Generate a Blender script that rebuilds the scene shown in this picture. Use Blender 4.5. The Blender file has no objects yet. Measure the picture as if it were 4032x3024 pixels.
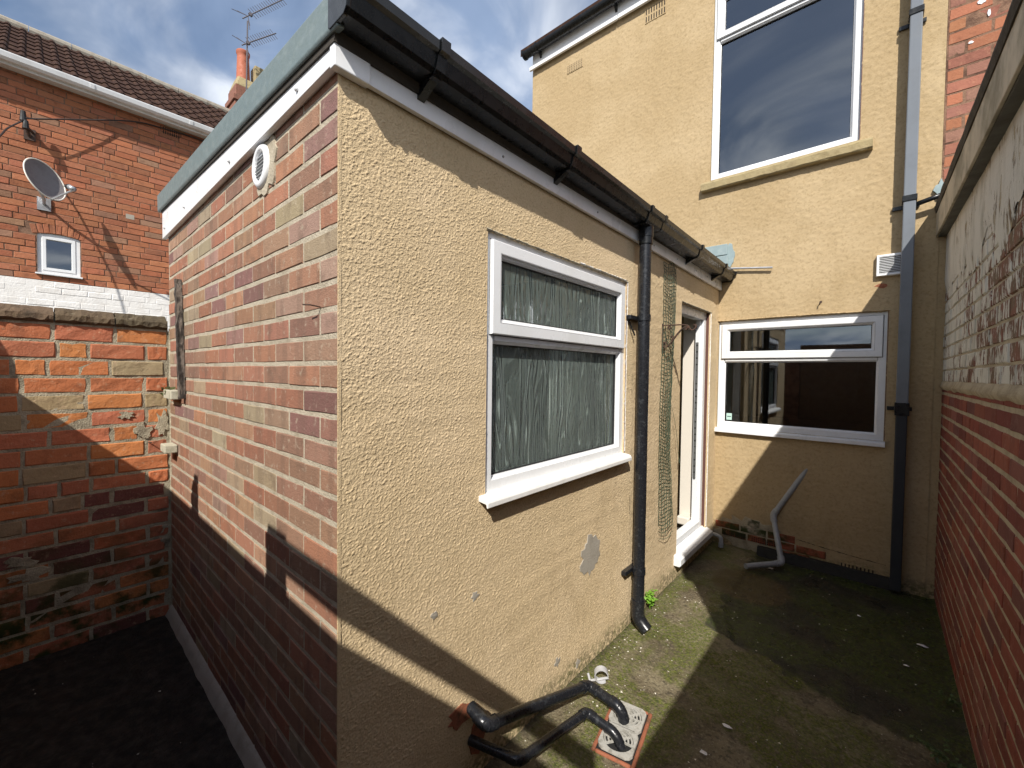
import bpy, bmesh, math, random
from mathutils import Vector, Matrix, noise as mn
rnd = random.Random(7)
S = bpy.context.scene
COL = S.collection
# ------------------------------------------------------------------ camera
C = Vector((1.0992, -0.5441, 1.5171)); FPX = 1645.5; YAW, PITCH, ROLL = 0.7190, -0.0266, 0.0125
fw = Vector((-math.sin(YAW)*math.cos(PITCH), math.cos(YAW)*math.cos(PITCH), math.sin(PITCH)))
r0 = Vector((math.cos(YAW), math.sin(YAW), 0)); u0 = r0.cross(fw)
CR = r0*math.cos(ROLL)+u0*math.sin(ROLL); CU = -r0*math.sin(ROLL)+u0*math.cos(ROLL)
cd = bpy.data.cameras.new('camera'); cam = bpy.data.objects.new('camera', cd); COL.objects.link(cam)
m = Matrix((CR, CU, -fw)).transposed().to_4x4(); m.translation = C; cam.matrix_world = m
cd.sensor_fit = 'HORIZONTAL'; cd.sensor_width = 36; cd.lens = FPX/4032*36; cd.clip_start = 0.02; cd.clip_end = 3000
S.camera = cam
# ------------------------------------------------------------------ sun, sky, exposure
SUND = Vector((-0.556, 0.970, -1.0)).normalized()       # the way the light travels
ELEV = math.asin(-SUND.z); SROT = math.atan2(-SUND.x, -SUND.y)
sl = bpy.data.lights.new('sun', 'SUN'); sl.energy = 5.0; sl.angle = math.radians(0.55); sl.color = (1, .955, .88)
sun = bpy.data.objects.new('sun', sl); COL.objects.link(sun)
sun.rotation_euler = SUND.to_track_quat('-Z', 'Y').to_euler(); sun.location = (4, -6, 9)
W_ = bpy.data.worlds.new('World'); S.world = W_; W_.use_nodes = True
wt = W_.node_tree; wt.nodes.clear()
def wn(t, **k):
    n = wt.nodes.new(t)
    for a, b in k.items(): setattr(n, a, b)
    return n
sky = wn('ShaderNodeTexSky', sky_type='NISHITA', sun_disc=False, sun_elevation=ELEV, sun_rotation=SROT,
         air_density=1.0, dust_density=1.2, ozone_density=1.5)
tc = wn('ShaderNodeTexCoord'); sp = wn('ShaderNodeSeparateXYZ'); wt.links.new(tc.outputs['Generated'], sp.inputs[0])
za = wn('ShaderNodeMath', operation='MAXIMUM'); za.inputs[1].default_value = 0.0; wt.links.new(sp.outputs['Z'], za.inputs[0])
zb = wn('ShaderNodeMath', operation='ADD'); zb.inputs[1].default_value = 0.22; wt.links.new(za.outputs[0], zb.inputs[0])
dv = wn('ShaderNodeVectorMath', operation='SCALE')
iv = wn('ShaderNodeMath', operation='DIVIDE'); iv.inputs[0].default_value = 1; wt.links.new(zb.outputs[0], iv.inputs[1])
wt.links.new(tc.outputs['Generated'], dv.inputs[0]); wt.links.new(iv.outputs[0], dv.inputs['Scale'])
def cloud(scale, off, lo, hi, dist=.35, det=6):
    mp = wn('ShaderNodeMapping'); mp.inputs['Location'].default_value = off; mp.inputs['Scale'].default_value = (1, 1, .4)
    wt.links.new(dv.outputs[0], mp.inputs[0])
    n = wn('ShaderNodeTexNoise'); n.inputs['Scale'].default_value = scale; n.inputs['Detail'].default_value = det
    n.inputs['Roughness'].default_value = .5; n.inputs['Distortion'].default_value = dist
    wt.links.new(mp.outputs[0], n.inputs['Vector'])
    r = wn('ShaderNodeMapRange', interpolation_type='SMOOTHSTEP'); r.inputs['From Min'].default_value = lo; r.inputs['From Max'].default_value = hi
    wt.links.new(n.outputs['Fac'], r.inputs['Value']); return r.outputs[0]
c1 = cloud(1.5, (3.1, 1.2, 0), .28, .58); c2 = cloud(2.5, (7.3, 4.4, 2), .40, .62, .7)
SKYK = .11
ss = wn('ShaderNodeVectorMath', operation='SCALE'); ss.inputs['Scale'].default_value = SKYK; wt.links.new(sky.outputs[0], ss.inputs[0])
cc = wn('ShaderNodeMix', data_type='RGBA'); cc.inputs['A'].default_value = (.28, .37, .54, 1); cc.inputs['B'].default_value = (.98, 1.02, 1.08, 1)
wt.links.new(c2, cc.inputs['Factor'])
cm = wn('ShaderNodeMix', data_type='RGBA'); wt.links.new(ss.outputs[0], cm.inputs['A']); wt.links.new(cc.outputs['Result'], cm.inputs['B'])
cf = wn('ShaderNodeMath', operation='MULTIPLY'); cf.inputs[1].default_value = .92; wt.links.new(c1, cf.inputs[0]); wt.links.new(cf.outputs[0], cm.inputs['Factor'])
bg = wn('ShaderNodeBackground'); bg.inputs['Strength'].default_value = 1.0; wt.links.new(cm.outputs['Result'], bg.inputs[0])
wo = wn('ShaderNodeOutputWorld'); wt.links.new(bg.outputs[0], wo.inputs[0])
vs = S.view_settings; vs.view_transform = 'Standard'; vs.look = 'None'; vs.exposure = 0.32; vs.gamma = 1; vs.use_curve_mapping = False
S.render.engine = 'CYCLES'; S.cycles.use_denoising = True
try: S.cycles.denoiser = 'OPENIMAGEDENOISE'
except Exception: pass
S.cycles.max_bounces = 6; S.cycles.diffuse_bounces = 3; S.cycles.glossy_bounces = 3; S.cycles.transmission_bounces = 4; S.cycles.transparent_max_bounces = 12; S.cycles.caustics_refractive = False; S.cycles.sample_clamp_indirect = 6

# ------------------------------------------------------------------ materials
def lin(r, g, b): return tuple(((c/255+.055)/1.055)**2.4 if c > 10 else c/255/12.92 for c in (r, g, b))
class NT:
    def __init__(s, name):
        s.m = bpy.data.materials.new(name); s.m.use_nodes = True; s.t = s.m.node_tree; s.t.nodes.clear()
        s.pos = s.n('ShaderNodeNewGeometry').outputs['Position']
    def n(s, typ, **k):
        n = s.t.nodes.new(typ)
        for a, b in k.items(): setattr(n, a, b)
        return n
    def link(s, a, b): s.t.links.new(a, b)
    def setv(s, sock, v):
        if isinstance(v, bpy.types.NodeSocket): s.link(v, sock)
        elif isinstance(v, tuple) and len(v) == 3 and sock.type == 'RGBA': sock.default_value = v+(1,)
        else: sock.default_value = v
    def noise(s, scale, detail=5, rough=.55, stretch=(1, 1, 1), dist=0, off=(0, 0, 0), vec=None):
        mp = s.n('ShaderNodeMapping'); mp.inputs['Scale'].default_value = stretch; mp.inputs['Location'].default_value = off
        s.link(vec or s.pos, mp.inputs[0])
        n = s.n('ShaderNodeTexNoise'); n.inputs['Scale'].default_value = scale; n.inputs['Detail'].default_value = detail
        n.inputs['Roughness'].default_value = rough; n.inputs['Distortion'].default_value = dist
        s.link(mp.outputs[0], n.inputs['Vector']); return n.outputs['Fac']
    def voro(s, scale, feature='F1', stretch=(1, 1, 1)):
        mp = s.n('ShaderNodeMapping'); mp.inputs['Scale'].default_value = stretch; s.link(s.pos, mp.inputs[0])
        n = s.n('ShaderNodeTexVoronoi', feature=feature); n.inputs['Scale'].default_value = scale
        s.link(mp.outputs[0], n.inputs['Vector']); return n.outputs['Distance']
    def ramp(s, v, lo, hi, a=0., b=1.):
        r = s.n('ShaderNodeMapRange', interpolation_type='SMOOTHSTEP')
        for k, x in zip(('From Min', 'From Max', 'To Min', 'To Max'), (lo, hi, a, b)): r.inputs[k].default_value = x
        s.link(v, r.inputs['Value']); return r.outputs[0]
    def mix(s, f, a, b, mode='MIX'):
        n = s.n('ShaderNodeMix', data_type='RGBA', blend_type=mode)
        s.setv(n.inputs['Factor'], f); s.setv(n.inputs['A'], a); s.setv(n.inputs['B'], b); return n.outputs['Result']
    def math(s, op, a, b=0.):
        n = s.n('ShaderNodeMath', operation=op); s.setv(n.inputs[0], a); s.setv(n.inputs[1], b); return n.outputs[0]
    def bump(s, h, strength=.5, dist=.01, normal=None):
        b = s.n('ShaderNodeBump'); b.inputs['Strength'].default_value = strength; b.inputs['Distance'].default_value = dist
        s.link(h, b.inputs['Height'])
        if normal: s.link(normal, b.inputs['Normal'])
        return b.outputs[0]
    def out(s, col, rough=.6, normal=None, metal=0., spec=.5, coat=0.):
        p = s.n('ShaderNodeBsdfPrincipled'); s.setv(p.inputs['Base Color'], col); s.setv(p.inputs['Roughness'], rough)
        p.inputs['Metallic'].default_value = metal; p.inputs['Specular IOR Level'].default_value = spec; p.inputs['Coat Weight'].default_value = coat
        if normal: s.link(normal, p.inputs['Normal'])
        o = s.n('ShaderNodeOutputMaterial'); s.link(p.outputs[0], o.inputs[0]); return s.m
    def z(s):
        n = s.n('ShaderNodeSeparateXYZ'); s.link(s.pos, n.inputs[0]); return n.outputs['Z']
    def xyz(s):
        n = s.n('ShaderNodeSeparateXYZ'); s.link(s.pos, n.inputs[0]); return n.outputs
    def objcol(s): return s.n('ShaderNodeObjectInfo').outputs['Color']

def render_mat(name, col, dark, pale, grain=150, k=.85, seed=0, bandk=.3, speck=120, speckk=.4):
    t = NT(name)
    a = t.noise(1.6, 4, .6, off=(seed, 0, 0)); b = t.noise(9, 4, .6, stretch=(1, 1, .35), off=(0, seed, 0))
    c = t.mix(t.ramp(a, .35, .68), col, pale); c = t.mix(t.math('MULTIPLY', t.ramp(b, .5, .78), .22), c, dark)
    g1 = t.noise(grain, 2, .6, off=(seed, 2, 0))
    spk = t.noise(speck, 2, .6)
    c = t.mix(t.math('MULTIPLY', t.ramp(spk, .50, .70), speckk), c, dark); c = t.mix(t.math('MULTIPLY', t.ramp(spk, .50, .32), speckk*.6), c, pale)
    h = g1
    z = t.z(); al = t.math('MULTIPLY', t.ramp(t.math('SUBTRACT', z, t.math('MULTIPLY', t.noise(5, 4, .6), .16)), .06, -.06), t.ramp(t.noise(40, 3, .7), .35, .6))
    c = t.mix(t.math('MULTIPLY', al, .8), c, t.mix(t.ramp(t.noise(14, 3), .4, .6), (.10, .085, .045), (.085, .095, .03)))
    st = t.math('MULTIPLY', t.ramp(t.noise(2.2, 4, .6, (1, 1, .5), off=(seed*3, 1, 5)), .60, .72), t.ramp(z, 2.2, .6)); c = t.mix(t.math('MULTIPLY', st, .35), c, dark)
    nn = t.bump(h, k, .004)
    return t.out(c, .92, nn, spec=.2)
def brick_mat(name, vary=.5, bands=True, soot=(.05, .03, .025), pale=(.5, .42, .34), palek=.25, bump=.5, grain=170, moss=None):
    t = NT(name); c = t.objcol()
    if bands:
        b = t.noise(14, 2, .5, stretch=(1, 1, .12)); c = t.mix(t.math('MULTIPLY', t.ramp(b, .48, .64), vary), c, t.mix(.45, c, soot))
    a = t.noise(30, 3, .65); c = t.mix(t.math('MULTIPLY', t.ramp(a, .55, .72), palek), c, pale)
    d = t.noise(11, 4, .65, off=(5, 3, 1)); c = t.mix(t.math('MULTIPLY', t.ramp(d, .52, .7), vary*.7), c, soot)
    s = t.noise(grain*1.5, 3, .7); c = t.mix(t.math('MULTIPLY', t.ramp(s, .58, .72), .45), c, t.mix(.6, c, soot))
    s2 = t.noise(grain*1.9, 2, .7, off=(9, 9, 9)); c = t.mix(t.math('MULTIPLY', t.ramp(s2, .6, .72), .25), c, pale)
    if moss:
        z = t.z(); f = t.math('MULTIPLY', t.ramp(z, moss[1], moss[0]), t.ramp(t.noise(7, 6, .65), .42, .62)); c = t.mix(f, c, moss[2])
    nn = t.bump(t.noise(grain*.6, 4, .75), bump, .009)
    return t.out(c, .88, nn, spec=.25)
def mortar_mat(name, col, dark, k=.6):
    t = NT(name); a = t.noise(12, 6, .65)
    c = t.mix(t.ramp(a, .4, .7), col, dark); c = t.mix(t.math('MULTIPLY', t.ramp(t.noise(120, 3, .6), .5, .7), .4), c, dark)
    return t.out(c, .95, t.bump(t.noise(140, 2, .7), k, .008), spec=.15)
def plain(name, col, col2=None, ns=8, rough=.45, bump=0, bs=200, metal=0, spec=.5, lo=.45, hi=.7, f=.6, stretch=(1, 1, 1)):
    t = NT(name); c = col
    if col2: c = t.mix(t.math('MULTIPLY', t.ramp(t.noise(ns, 6, .65, stretch), lo, hi), f), col, col2)
    nn = t.bump(t.noise(bs, 3, .6), bump, .004) if bump else None
    rr = t.ramp(t.noise(ns*2, 4, .6), .3, .8, rough*.8, min(1, rough*1.3))
    return t.out(c, rr, nn, metal, spec)

MT = {}
MT['ext_render'] = render_mat('ext_render', (.565, .435, .262), (.33, .24, .13), (.64, .50, .32), 260, .6, 1, .35, 130, .42)
MT['main_render'] = render_mat('main_render', (.405, .30, .168), (.27, .195, .095), (.46, .35, .208), 200, .5, 4, .14, 62, .42)
MT['ext_brick'] = brick_mat('ext_brick', .65, True, (.12, .08, .058), (.46, .38, .28), .5, .5)
MT['old_brick'] = brick_mat('old_brick', .5, False, (.07, .035, .025), (.55, .38, .25), .4, .55, 90, moss=(.15, .8, (.030, .042, .010)))
MT['coping'] = brick_mat('coping', 1.0, False, (.028, .02, .013), (.17, .14, .07), .25, 1.0, 45)
MT['house_brick'] = brick_mat('house_brick', .5, False, (.09, .04, .028), (.46, .25, .15), .3, .5, 60)
MT['red_brick'] = brick_mat('red_brick', .5, True, (.10, .035, .03), (.42, .30, .25), .2, .45)
MT['mortar_cream'] = mortar_mat('mortar_cream', (.44, .385, .295), (.31, .265, .195))
MT['mortar_grey'] = mortar_mat('mortar_grey', (.42, .37, .27), (.21, .18, .13), .9)
MT['mortar_red'] = mortar_mat('mortar_red', (.25, .15, .10), (.09, .05, .036))
MT['mortar_tan'] = mortar_mat('mortar_tan', (.47, .40, .285), (.32, .265, .185))
def white_brick():
    t = NT('white_brick'); c = t.mix(t.ramp(t.noise(9, 5), .4, .75), (.80, .78, .75), (.70, .67, .63))
    return t.out(c, .6, t.bump(t.noise(40, 4, .6), .4, .01), spec=.3)
MT['white_brick'] = white_brick()
def peeling(name, sub, thr=.0, st=(1, 1, .3)):
    t = NT(name)
    n1 = t.noise(34, 6, .72, st); n2 = t.noise(5, 4, .6, off=(3, 1, 0))
    f = t.math('ADD', t.math('MULTIPLY', n1, .62), t.math('MULTIPLY', n2, .5))
    x = t.xyz(); f = t.math('ADD', f, t.math('MULTIPLY', t.ramp(x['Y'], 3.5, 1.2), .07))
    under = t.mix(t.ramp(t.noise(18, 4), .35, .65), sub, (.16, .11, .07))
    paint = t.mix(t.ramp(t.noise(7, 6, .65, (1, 1, .3)), .45, .75), (.64, .62, .55), (.36, .345, .28))
    fk = t.ramp(f, .575+thr, .60+thr)
    return t.out(t.mix(fk, paint, under), .8, t.bump(t.math('SUBTRACT', 1., fk), .6, .004, t.bump(t.noise(80, 4), .4, .006)), spec=.25)
MT['peel_brick'] = peeling('peel_brick', (.23, .10, .07), .035)
MT['peel_plaster'] = peeling('peel_plaster', (.42, .35, .22), .085, (1, 1, .16))
MT['upvc'] = plain('upvc', (.74, .75, .76), (.60, .60, .58), 5, .3, f=.35, spec=.45)
MT['fascia_white'] = plain('fascia_white', (.80, .81, .82), (.60, .60, .57), 4, .32, f=.45, stretch=(1, 1, .3))
MT['sill_white'] = plain('sill_white', (.80, .79, .76), (.52, .49, .43), 9, .5, f=.4)
MT['trim_grp'] = plain('trim_grp', (.135, .175, .175), (.21, .25, .245), 22, .5, .25, 60, f=.5, stretch=(1, 1, 1.5))
MT['gutter_black'] = plain('gutter_black', (.007, .008, .009), (.02, .022, .022), 14, .3, f=.5, spec=.4)
MT['pipe_black'] = plain('pipe_black', (.012, .013, .016), (.05, .055, .06), 40, .3, f=.5, lo=.55, hi=.66)
MT['pipe_anthracite'] = plain('pipe_anthracite', (.165, .182, .205), (.125, .138, .155), 5, .35, spec=.3)
MT['pipe_shaded'] = plain('pipe_shaded', (.035, .04, .048), (.025, .03, .034), 5, .4, spec=.3)  # darker copy of the pipe colour, standing for shade low on the downpipe
MT['pipe_grey'] = plain('pipe_grey', (.32, .34, .36), (.2, .2, .19), 18, .5)
MT['clip_grey'] = plain('clip_grey', (.42, .42, .43), (.28, .27, .25), 30, .5)
MT['lead'] = plain('lead', (.24, .31, .32), (.33, .40, .40), 15, .6, .2, 60)
MT['wood_old'] = plain('wood_old', (.15, .12, .095), (.022, .016, .012), 45, .9, 1.0, 60, stretch=(1, 1, .14), f=1.0, lo=.42, hi=.56)
MT['wood_pale'] = plain('wood_pale', (.46, .43, .33), (.2, .2, .12), 30, .9, .5)
MT['moss'] = plain('moss', (.06, .075, .018), (.11, .10, .03), 60, 1, 1.0, 120)
MT['iron'] = plain('iron', (.05, .03, .022), (.16, .065, .03), 60, .7, .3)
MT['cable'] = plain('cable', (.03, .02, .018), None, rough=.6)
MT['net'] = plain('net', (.05, .075, .045), (.09, .10, .06), 30, .6)
MT['dark'] = plain('dark', (.012, .012, .012), None, rough=.9)
MT['hole'] = plain('hole', (.025, .016, .01), None, rough=1)
MT['tile'] = plain('tile', (.042, .022, .016), (.088, .052, .033), 9, .95, .5, 90, f=.6, spec=.1)
MT['ridge'] = plain('ridge', (.30, .27, .22), (.16, .13, .10), 10, .9, .4)
MT['pot'] = plain('pot', (.42, .13, .07), (.25, .08, .05), 8, .75, .2)
MT['stone'] = plain('stone', (.34, .27, .14), (.20, .155, .08), 14, .9, .9, 110)
MT['terracotta'] = plain('terracotta', (.30, .10, .05), (.09, .06, .03), 30, .9, .6, f=.9)
MT['grate'] = plain('grate', (.40, .39, .355), (.14, .13, .10), 40, .7, .5)
MT['interior'] = plain('interior', (.80, .86, .82), (.74, .80, .76), 3, .7)
MT['interior_cream'] = plain('interior_cream', (.66, .61, .53), None, rough=.8)
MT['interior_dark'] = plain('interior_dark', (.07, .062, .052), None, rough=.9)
MT['pane_dark'] = plain('pane_dark', (.05, .045, .04), None, rough=1)
MT['steel'] = plain('steel', (.32, .33, .33), (.2, .2, .2), 30, .4, metal=.8)
MT['seal'] = plain('seal', (.015, .015, .016), None, rough=.6)
MT['redseal'] = plain('redseal', (.10, .04, .03), None, rough=.7)
MT['leaf'] = plain('leaf', (.16, .33, .03), (.08, .2, .02), 30, .5)
MT['leaf_dark'] = plain('leaf_dark', (.05, .085, .02), (.09, .12, .03), 30, .6)
MT['paper'] = plain('paper', (.78, .78, .80), None, rough=.8)
MT['petal'] = plain('petal', (.74, .70, .60), None, rough=.8)
MT['dish'] = plain('dish', (.20, .18, .18), (.15, .13, .13), 12, .6, spec=.3)
MT['dish_rim'] = plain('dish_rim', (.72, .68, .60), None, rough=.5)
MT['alu'] = plain('alu', (.45, .46, .48), None, rough=.4, metal=.6)
MT['aerial'] = plain('aerial', (.10, .09, .10), None, rough=.5, metal=.3)
MT['gate_wood'] = plain('gate_wood', (.16, .10, .06), (.09, .06, .04), 12, .8, .4)
MT['sticker'] = plain('sticker', (.42, .60, .55), None, rough=.6)
MT['ink'] = plain('ink', (.02, .05, .05), None, rough=.6)
MT['turq'] = plain('turq', (.22, .55, .52), (.36, .58, .55), 40, .7)
MT['cement'] = plain('cement', (.36, .325, .27), (.25, .22, .17), 12, .95, .7, 130)
MT['roof_felt'] = plain('roof_felt', (.035, .028, .02), (.07, .055, .04), 12, .95, .8, 60)
MT['board_cream'] = plain('board_cream', (.52, .46, .35), (.22, .20, .14), 3.5, .7, .2, 60, f=.85, lo=.4, hi=.65)
MT['board_dark'] = plain('board_dark', (.10, .10, .085), (.06, .06, .05), 5, .8, .3)  # soffit underside: its shade is put into this dark colour
MT['plinth_black'] = plain('plinth_black', (.014, .014, .013), (.03, .03, .025), 12, .7, .5, 90)
def glass(name, tint, ior=1.6, obscure=False):
    t = NT(name); nn = None
    tr = t.n('ShaderNodeBsdfTransparent'); tr.inputs[0].default_value = tint+(1,); sh = tr.outputs[0]
    if obscure:                                     # pressed pattern; its dark and bright ripples of bent light are painted in
        a = t.noise(8, 2, .5, (1, 1, .11), .35); w = t.n('ShaderNodeMath', operation='PINGPONG'); t.link(a, w.inputs[0]); w.inputs[1].default_value = .028
        a2 = t.noise(13, 2, .5, (1, 1, .14), .3, (5, 2, 3)); b = t.noise(70, 2, .5, (1, 1, .3), .6)
        ln = t.math('MULTIPLY', t.ramp(w.outputs[0], .0055, .0015), t.ramp(a2, .34, .50)); lt = t.math('MULTIPLY', t.ramp(w.outputs[0], .021, .026), t.ramp(a2, .46, .62))
        nn = t.bump(t.math('ADD', t.math('MULTIPLY', w.outputs[0], 9.), t.math('MULTIPLY', b, .3)), .8, .02)
        t.link(t.mix(t.math('MULTIPLY', ln, .85), tint, (.12, .14, .13)), tr.inputs[0])
        df = t.n('ShaderNodeBsdfDiffuse'); df.inputs[0].default_value = (.56, .68, .62, 1); t.link(nn, df.inputs['Normal'])
        mx = t.n('ShaderNodeMixShader'); t.link(t.math('ADD', t.math('MULTIPLY', lt, .30), .16), mx.inputs[0]); t.link(sh, mx.inputs[1]); t.link(df.outputs[0], mx.inputs[2]); sh = mx.outputs[0]
    gl = t.n('ShaderNodeBsdfGlossy'); gl.inputs['Roughness'].default_value = .02; gl.inputs[0].default_value = (.9, .95, 1, 1)
    fr = t.n('ShaderNodeFresnel'); fr.inputs[0].default_value = ior
    if nn: t.link(nn, gl.inputs['Normal']); t.link(nn, fr.inputs['Normal'])
    mx = t.n('ShaderNodeMixShader'); t.link(fr.outputs[0], mx.inputs[0]); t.link(sh, mx.inputs[1]); t.link(gl.outputs[0], mx.inputs[2])
    o = t.n('ShaderNodeOutputMaterial'); t.link(mx.outputs[0], o.inputs[0]); return t.m
def clear():
    t = NT('clear'); tr = t.n('ShaderNodeBsdfTransparent'); o = t.n('ShaderNodeOutputMaterial'); t.link(tr.outputs[0], o.inputs[0]); return t.m
MT['clear'] = clear()
MT['glass'] = glass('glass', (.62, .68, .66), 2.6)
MT['glass_frost'] = glass('glass_frost', (.90, .97, .94), 1.45, True)

# ------------------------------------------------------------------ mesh helpers
class MB:
    def __init__(s, T=None): s.v = []; s.f = []; s.T = T
    def add(s, vs, fs):
        o = len(s.v); s.v += [tuple(s.T(*p)) if s.T else tuple(p) for p in vs]; s.f += [tuple(o+i for i in f) for f in fs]; return s
    def box(s, x0, x1, y0, y1, z0, z1):
        return s.add([(x, y, z) for x in (x0, x1) for y in (y0, y1) for z in (z0, z1)],
                     [(0, 1, 3, 2), (4, 6, 7, 5), (0, 4, 5, 1), (2, 3, 7, 6), (0, 2, 6, 4), (1, 5, 7, 3)])
    def prism(s, poly, a, b, axis=1):
        n = len(poly); g = lambda p, t: (p[0], t, p[1]) if axis == 1 else ((t, p[0], p[1]) if axis == 0 else (p[0], p[1], t))
        return s.add([g(p, a) for p in poly]+[g(p, b) for p in poly],
                     [tuple(range(n)), tuple(range(2*n-1, n-1, -1))]+[(i, (i+1) % n, n+(i+1) % n, n+i) for i in range(n)])
    def tube(s, pts, r, n=12, caps=True):
        pts = [Vector(p) for p in pts]; rr = r if isinstance(r, (list, tuple)) else [r]*len(pts); vs = []
        t0 = (pts[1]-pts[0]).normalized(); ref = Vector((0, 0, 1)) if abs(t0.z) < .9 else Vector((1, 0, 0)); a = t0.cross(ref).normalized()
        for i, p in enumerate(pts):
            d1 = (pts[i]-pts[i-1]).normalized() if i else None; d2 = (pts[i+1]-pts[i]).normalized() if i < len(pts)-1 else None
            t = (d1+d2).normalized() if d1 and d2 else (d1 or d2)
            a = (a-t*a.dot(t)).normalized(); b = t.cross(a); k = 1/max(.5, t.dot(d1)) if d1 and d2 else 1
            e = (d2-d1).normalized() if d1 and d2 and (d2-d1).length > 1e-4 else None
            for j in range(n):
                w = 2*math.pi*j/n; o = a*math.cos(w)+b*math.sin(w)
                if e: o = o+e*(o.dot(e))*(k-1)
                vs.append(p+o*rr[i])
        m_ = len(pts); fs = [(i*n+j, i*n+(j+1) % n, (i+1)*n+(j+1) % n, (i+1)*n+j) for i in range(m_-1) for j in range(n)]
        if caps: fs += [tuple(range(n)), tuple(range(m_*n-1, (m_-1)*n-1, -1))]
        return s.add(vs, fs)
    def frame(s, u0, u1, w0, w1, prof):
        n = len(prof); vs = []
        for i, d in prof: vs += [(u0+i, d, w0+i), (u1-i, d, w0+i), (u1-i, d, w1-i), (u0+i, d, w1-i)]
        return s.add(vs, [(k*4+j, k*4+(j+1) % 4, (k+1)*4+(j+1) % 4, (k+1)*4+j) for k in range(n-1) for j in range(4)])
    def build(s, name, mat, parent=None, smooth=False, bev=0, auto=False):
        me = bpy.data.meshes.new(name); me.from_pydata(s.v, [], s.f); bm = bmesh.new(); bm.from_mesh(me)
        bmesh.ops.recalc_face_normals(bm, faces=bm.faces); bm.to_mesh(me); bm.free()
        me.materials.append(MT[mat] if isinstance(mat, str) else mat)
        if smooth:
            me.polygons.foreach_set('use_smooth', [True]*len(me.polygons))
            if auto: me.set_sharp_from_angle(angle=math.radians(40))
        o = bpy.data.objects.new(name, me); COL.objects.link(o)
        if parent: o.parent = parent
        if isinstance(mat, str) and mat.startswith('glass'):
            me.materials.append(MT['clear']); ax = max(range(3), key=lambda k: max((abs(p.normal[k])*p.area for p in me.polygons)))
            for p in me.polygons: p.material_index = 0 if p.normal[ax] == max(q.normal[ax]*(1 if ax == 0 else -1) for q in me.polygons)*(1 if ax == 0 else -1) else 1
        if bev:
            b = o.modifiers.new('Bevel', 'BEVEL'); b.width = bev; b.segments = 2; b.limit_method = 'ANGLE'
        return o
def tag(o, label=None, cat=None, group=None, kind=None):
    for k, v in (('label', label), ('category', cat), ('group', group), ('kind', kind)):
        if v: o[k] = v
    return o
def thing(name, label, cat, loc=(0, 0, 0), group=None):
    o = bpy.data.objects.new(name, None); o.empty_display_size = .1; COL.objects.link(o); o.location = loc
    return tag(o, label, cat, group)
class Grp:   # builds parts in world space and parents them to a thing that stands at loc
    def __init__(s, name, label, cat, loc=(0, 0, 0), group=None): s.o = thing(name, label, cat, loc, group); s.l = Vector(loc)
    def part(s, mb, name, mat, par=None, **k):
        base = s.l if par is None else s.l
        mb.v = [tuple(Vector(v)-base) for v in mb.v]
        return mb.build(name, mat, par or s.o, **k)
def proj(P):
    d = Vector(P)-C; z = d.dot(fw)
    if z < .05: return None
    return 2016+FPX*d.dot(CR)/z, 1512-FPX*d.dot(CU)/z, z
L = 3.5375; D = 2.166; W = 1.43; NX = -7.0
SIDE = lambda u, d, w: (d, u, w)              # extension side wall, faces +X
MAIN = lambda u, d, w: (u, L-d, w)            # main house wall, faces -Y
ENDW = lambda u, d, w: (u, -d, w)             # extension brick end, faces -Y
LEFT = lambda u, d, w: (-D+d, u, w)           # left garden wall, faces +X
RIGHT = lambda u, d, w: (W-d, -u, w)          # right-hand wall, faces -X
NEIG = lambda u, d, w: (NX+d, u, w)           # house across, faces +X

def holed(T, u0, u1, w0, w1, holes, thick, mbx=None, jit=0):
    us = sorted({u0, u1}|{h[i] for h in holes for i in (0, 1)}); ws = sorted({w0, w1}|{h[i] for h in holes for i in (2, 3)})
    solid = lambda i, j: 0 <= i < len(us)-1 and 0 <= j < len(ws)-1 and not any(h[0] <= (us[i]+us[i+1])/2 <= h[1] and h[2] <= (ws[j]+ws[j+1])/2 <= h[3] for h in holes)
    mb = MB(T)
    for i in range(len(us)-1):
        for j in range(len(ws)-1):
            if not solid(i, j): continue
            a, b, c, d = us[i], us[i+1], ws[j], ws[j+1]
            mb.add([(a, 0, c), (b, 0, c), (b, 0, d), (a, 0, d)], [(0, 1, 2, 3)])
            mb.add([(a, -thick, c), (b, -thick, c), (b, -thick, d), (a, -thick, d)], [(0, 1, 2, 3)])
            for di, dj, p, q in ((-1, 0, (a, c), (a, d)), (1, 0, (b, c), (b, d)), (0, -1, (a, c), (b, c)), (0, 1, (a, d), (b, d))):
                if not solid(i+di, j+dj): mb.add([(p[0], 0, p[1]), (q[0], 0, q[1]), (q[0], -thick, q[1]), (p[0], -thick, p[1])], [(0, 1, 2, 3)])
    me_v = {}
    idx = []; vs = []
    for v in mb.v:
        k = tuple(round(x, 5) for x in v)
        if k not in me_v: me_v[k] = len(vs); vs.append(v)
        idx.append(me_v[k])
    mb.f = [tuple(idx[i] for i in f) for f in mb.f]; mb.v = vs
    return mb

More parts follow.
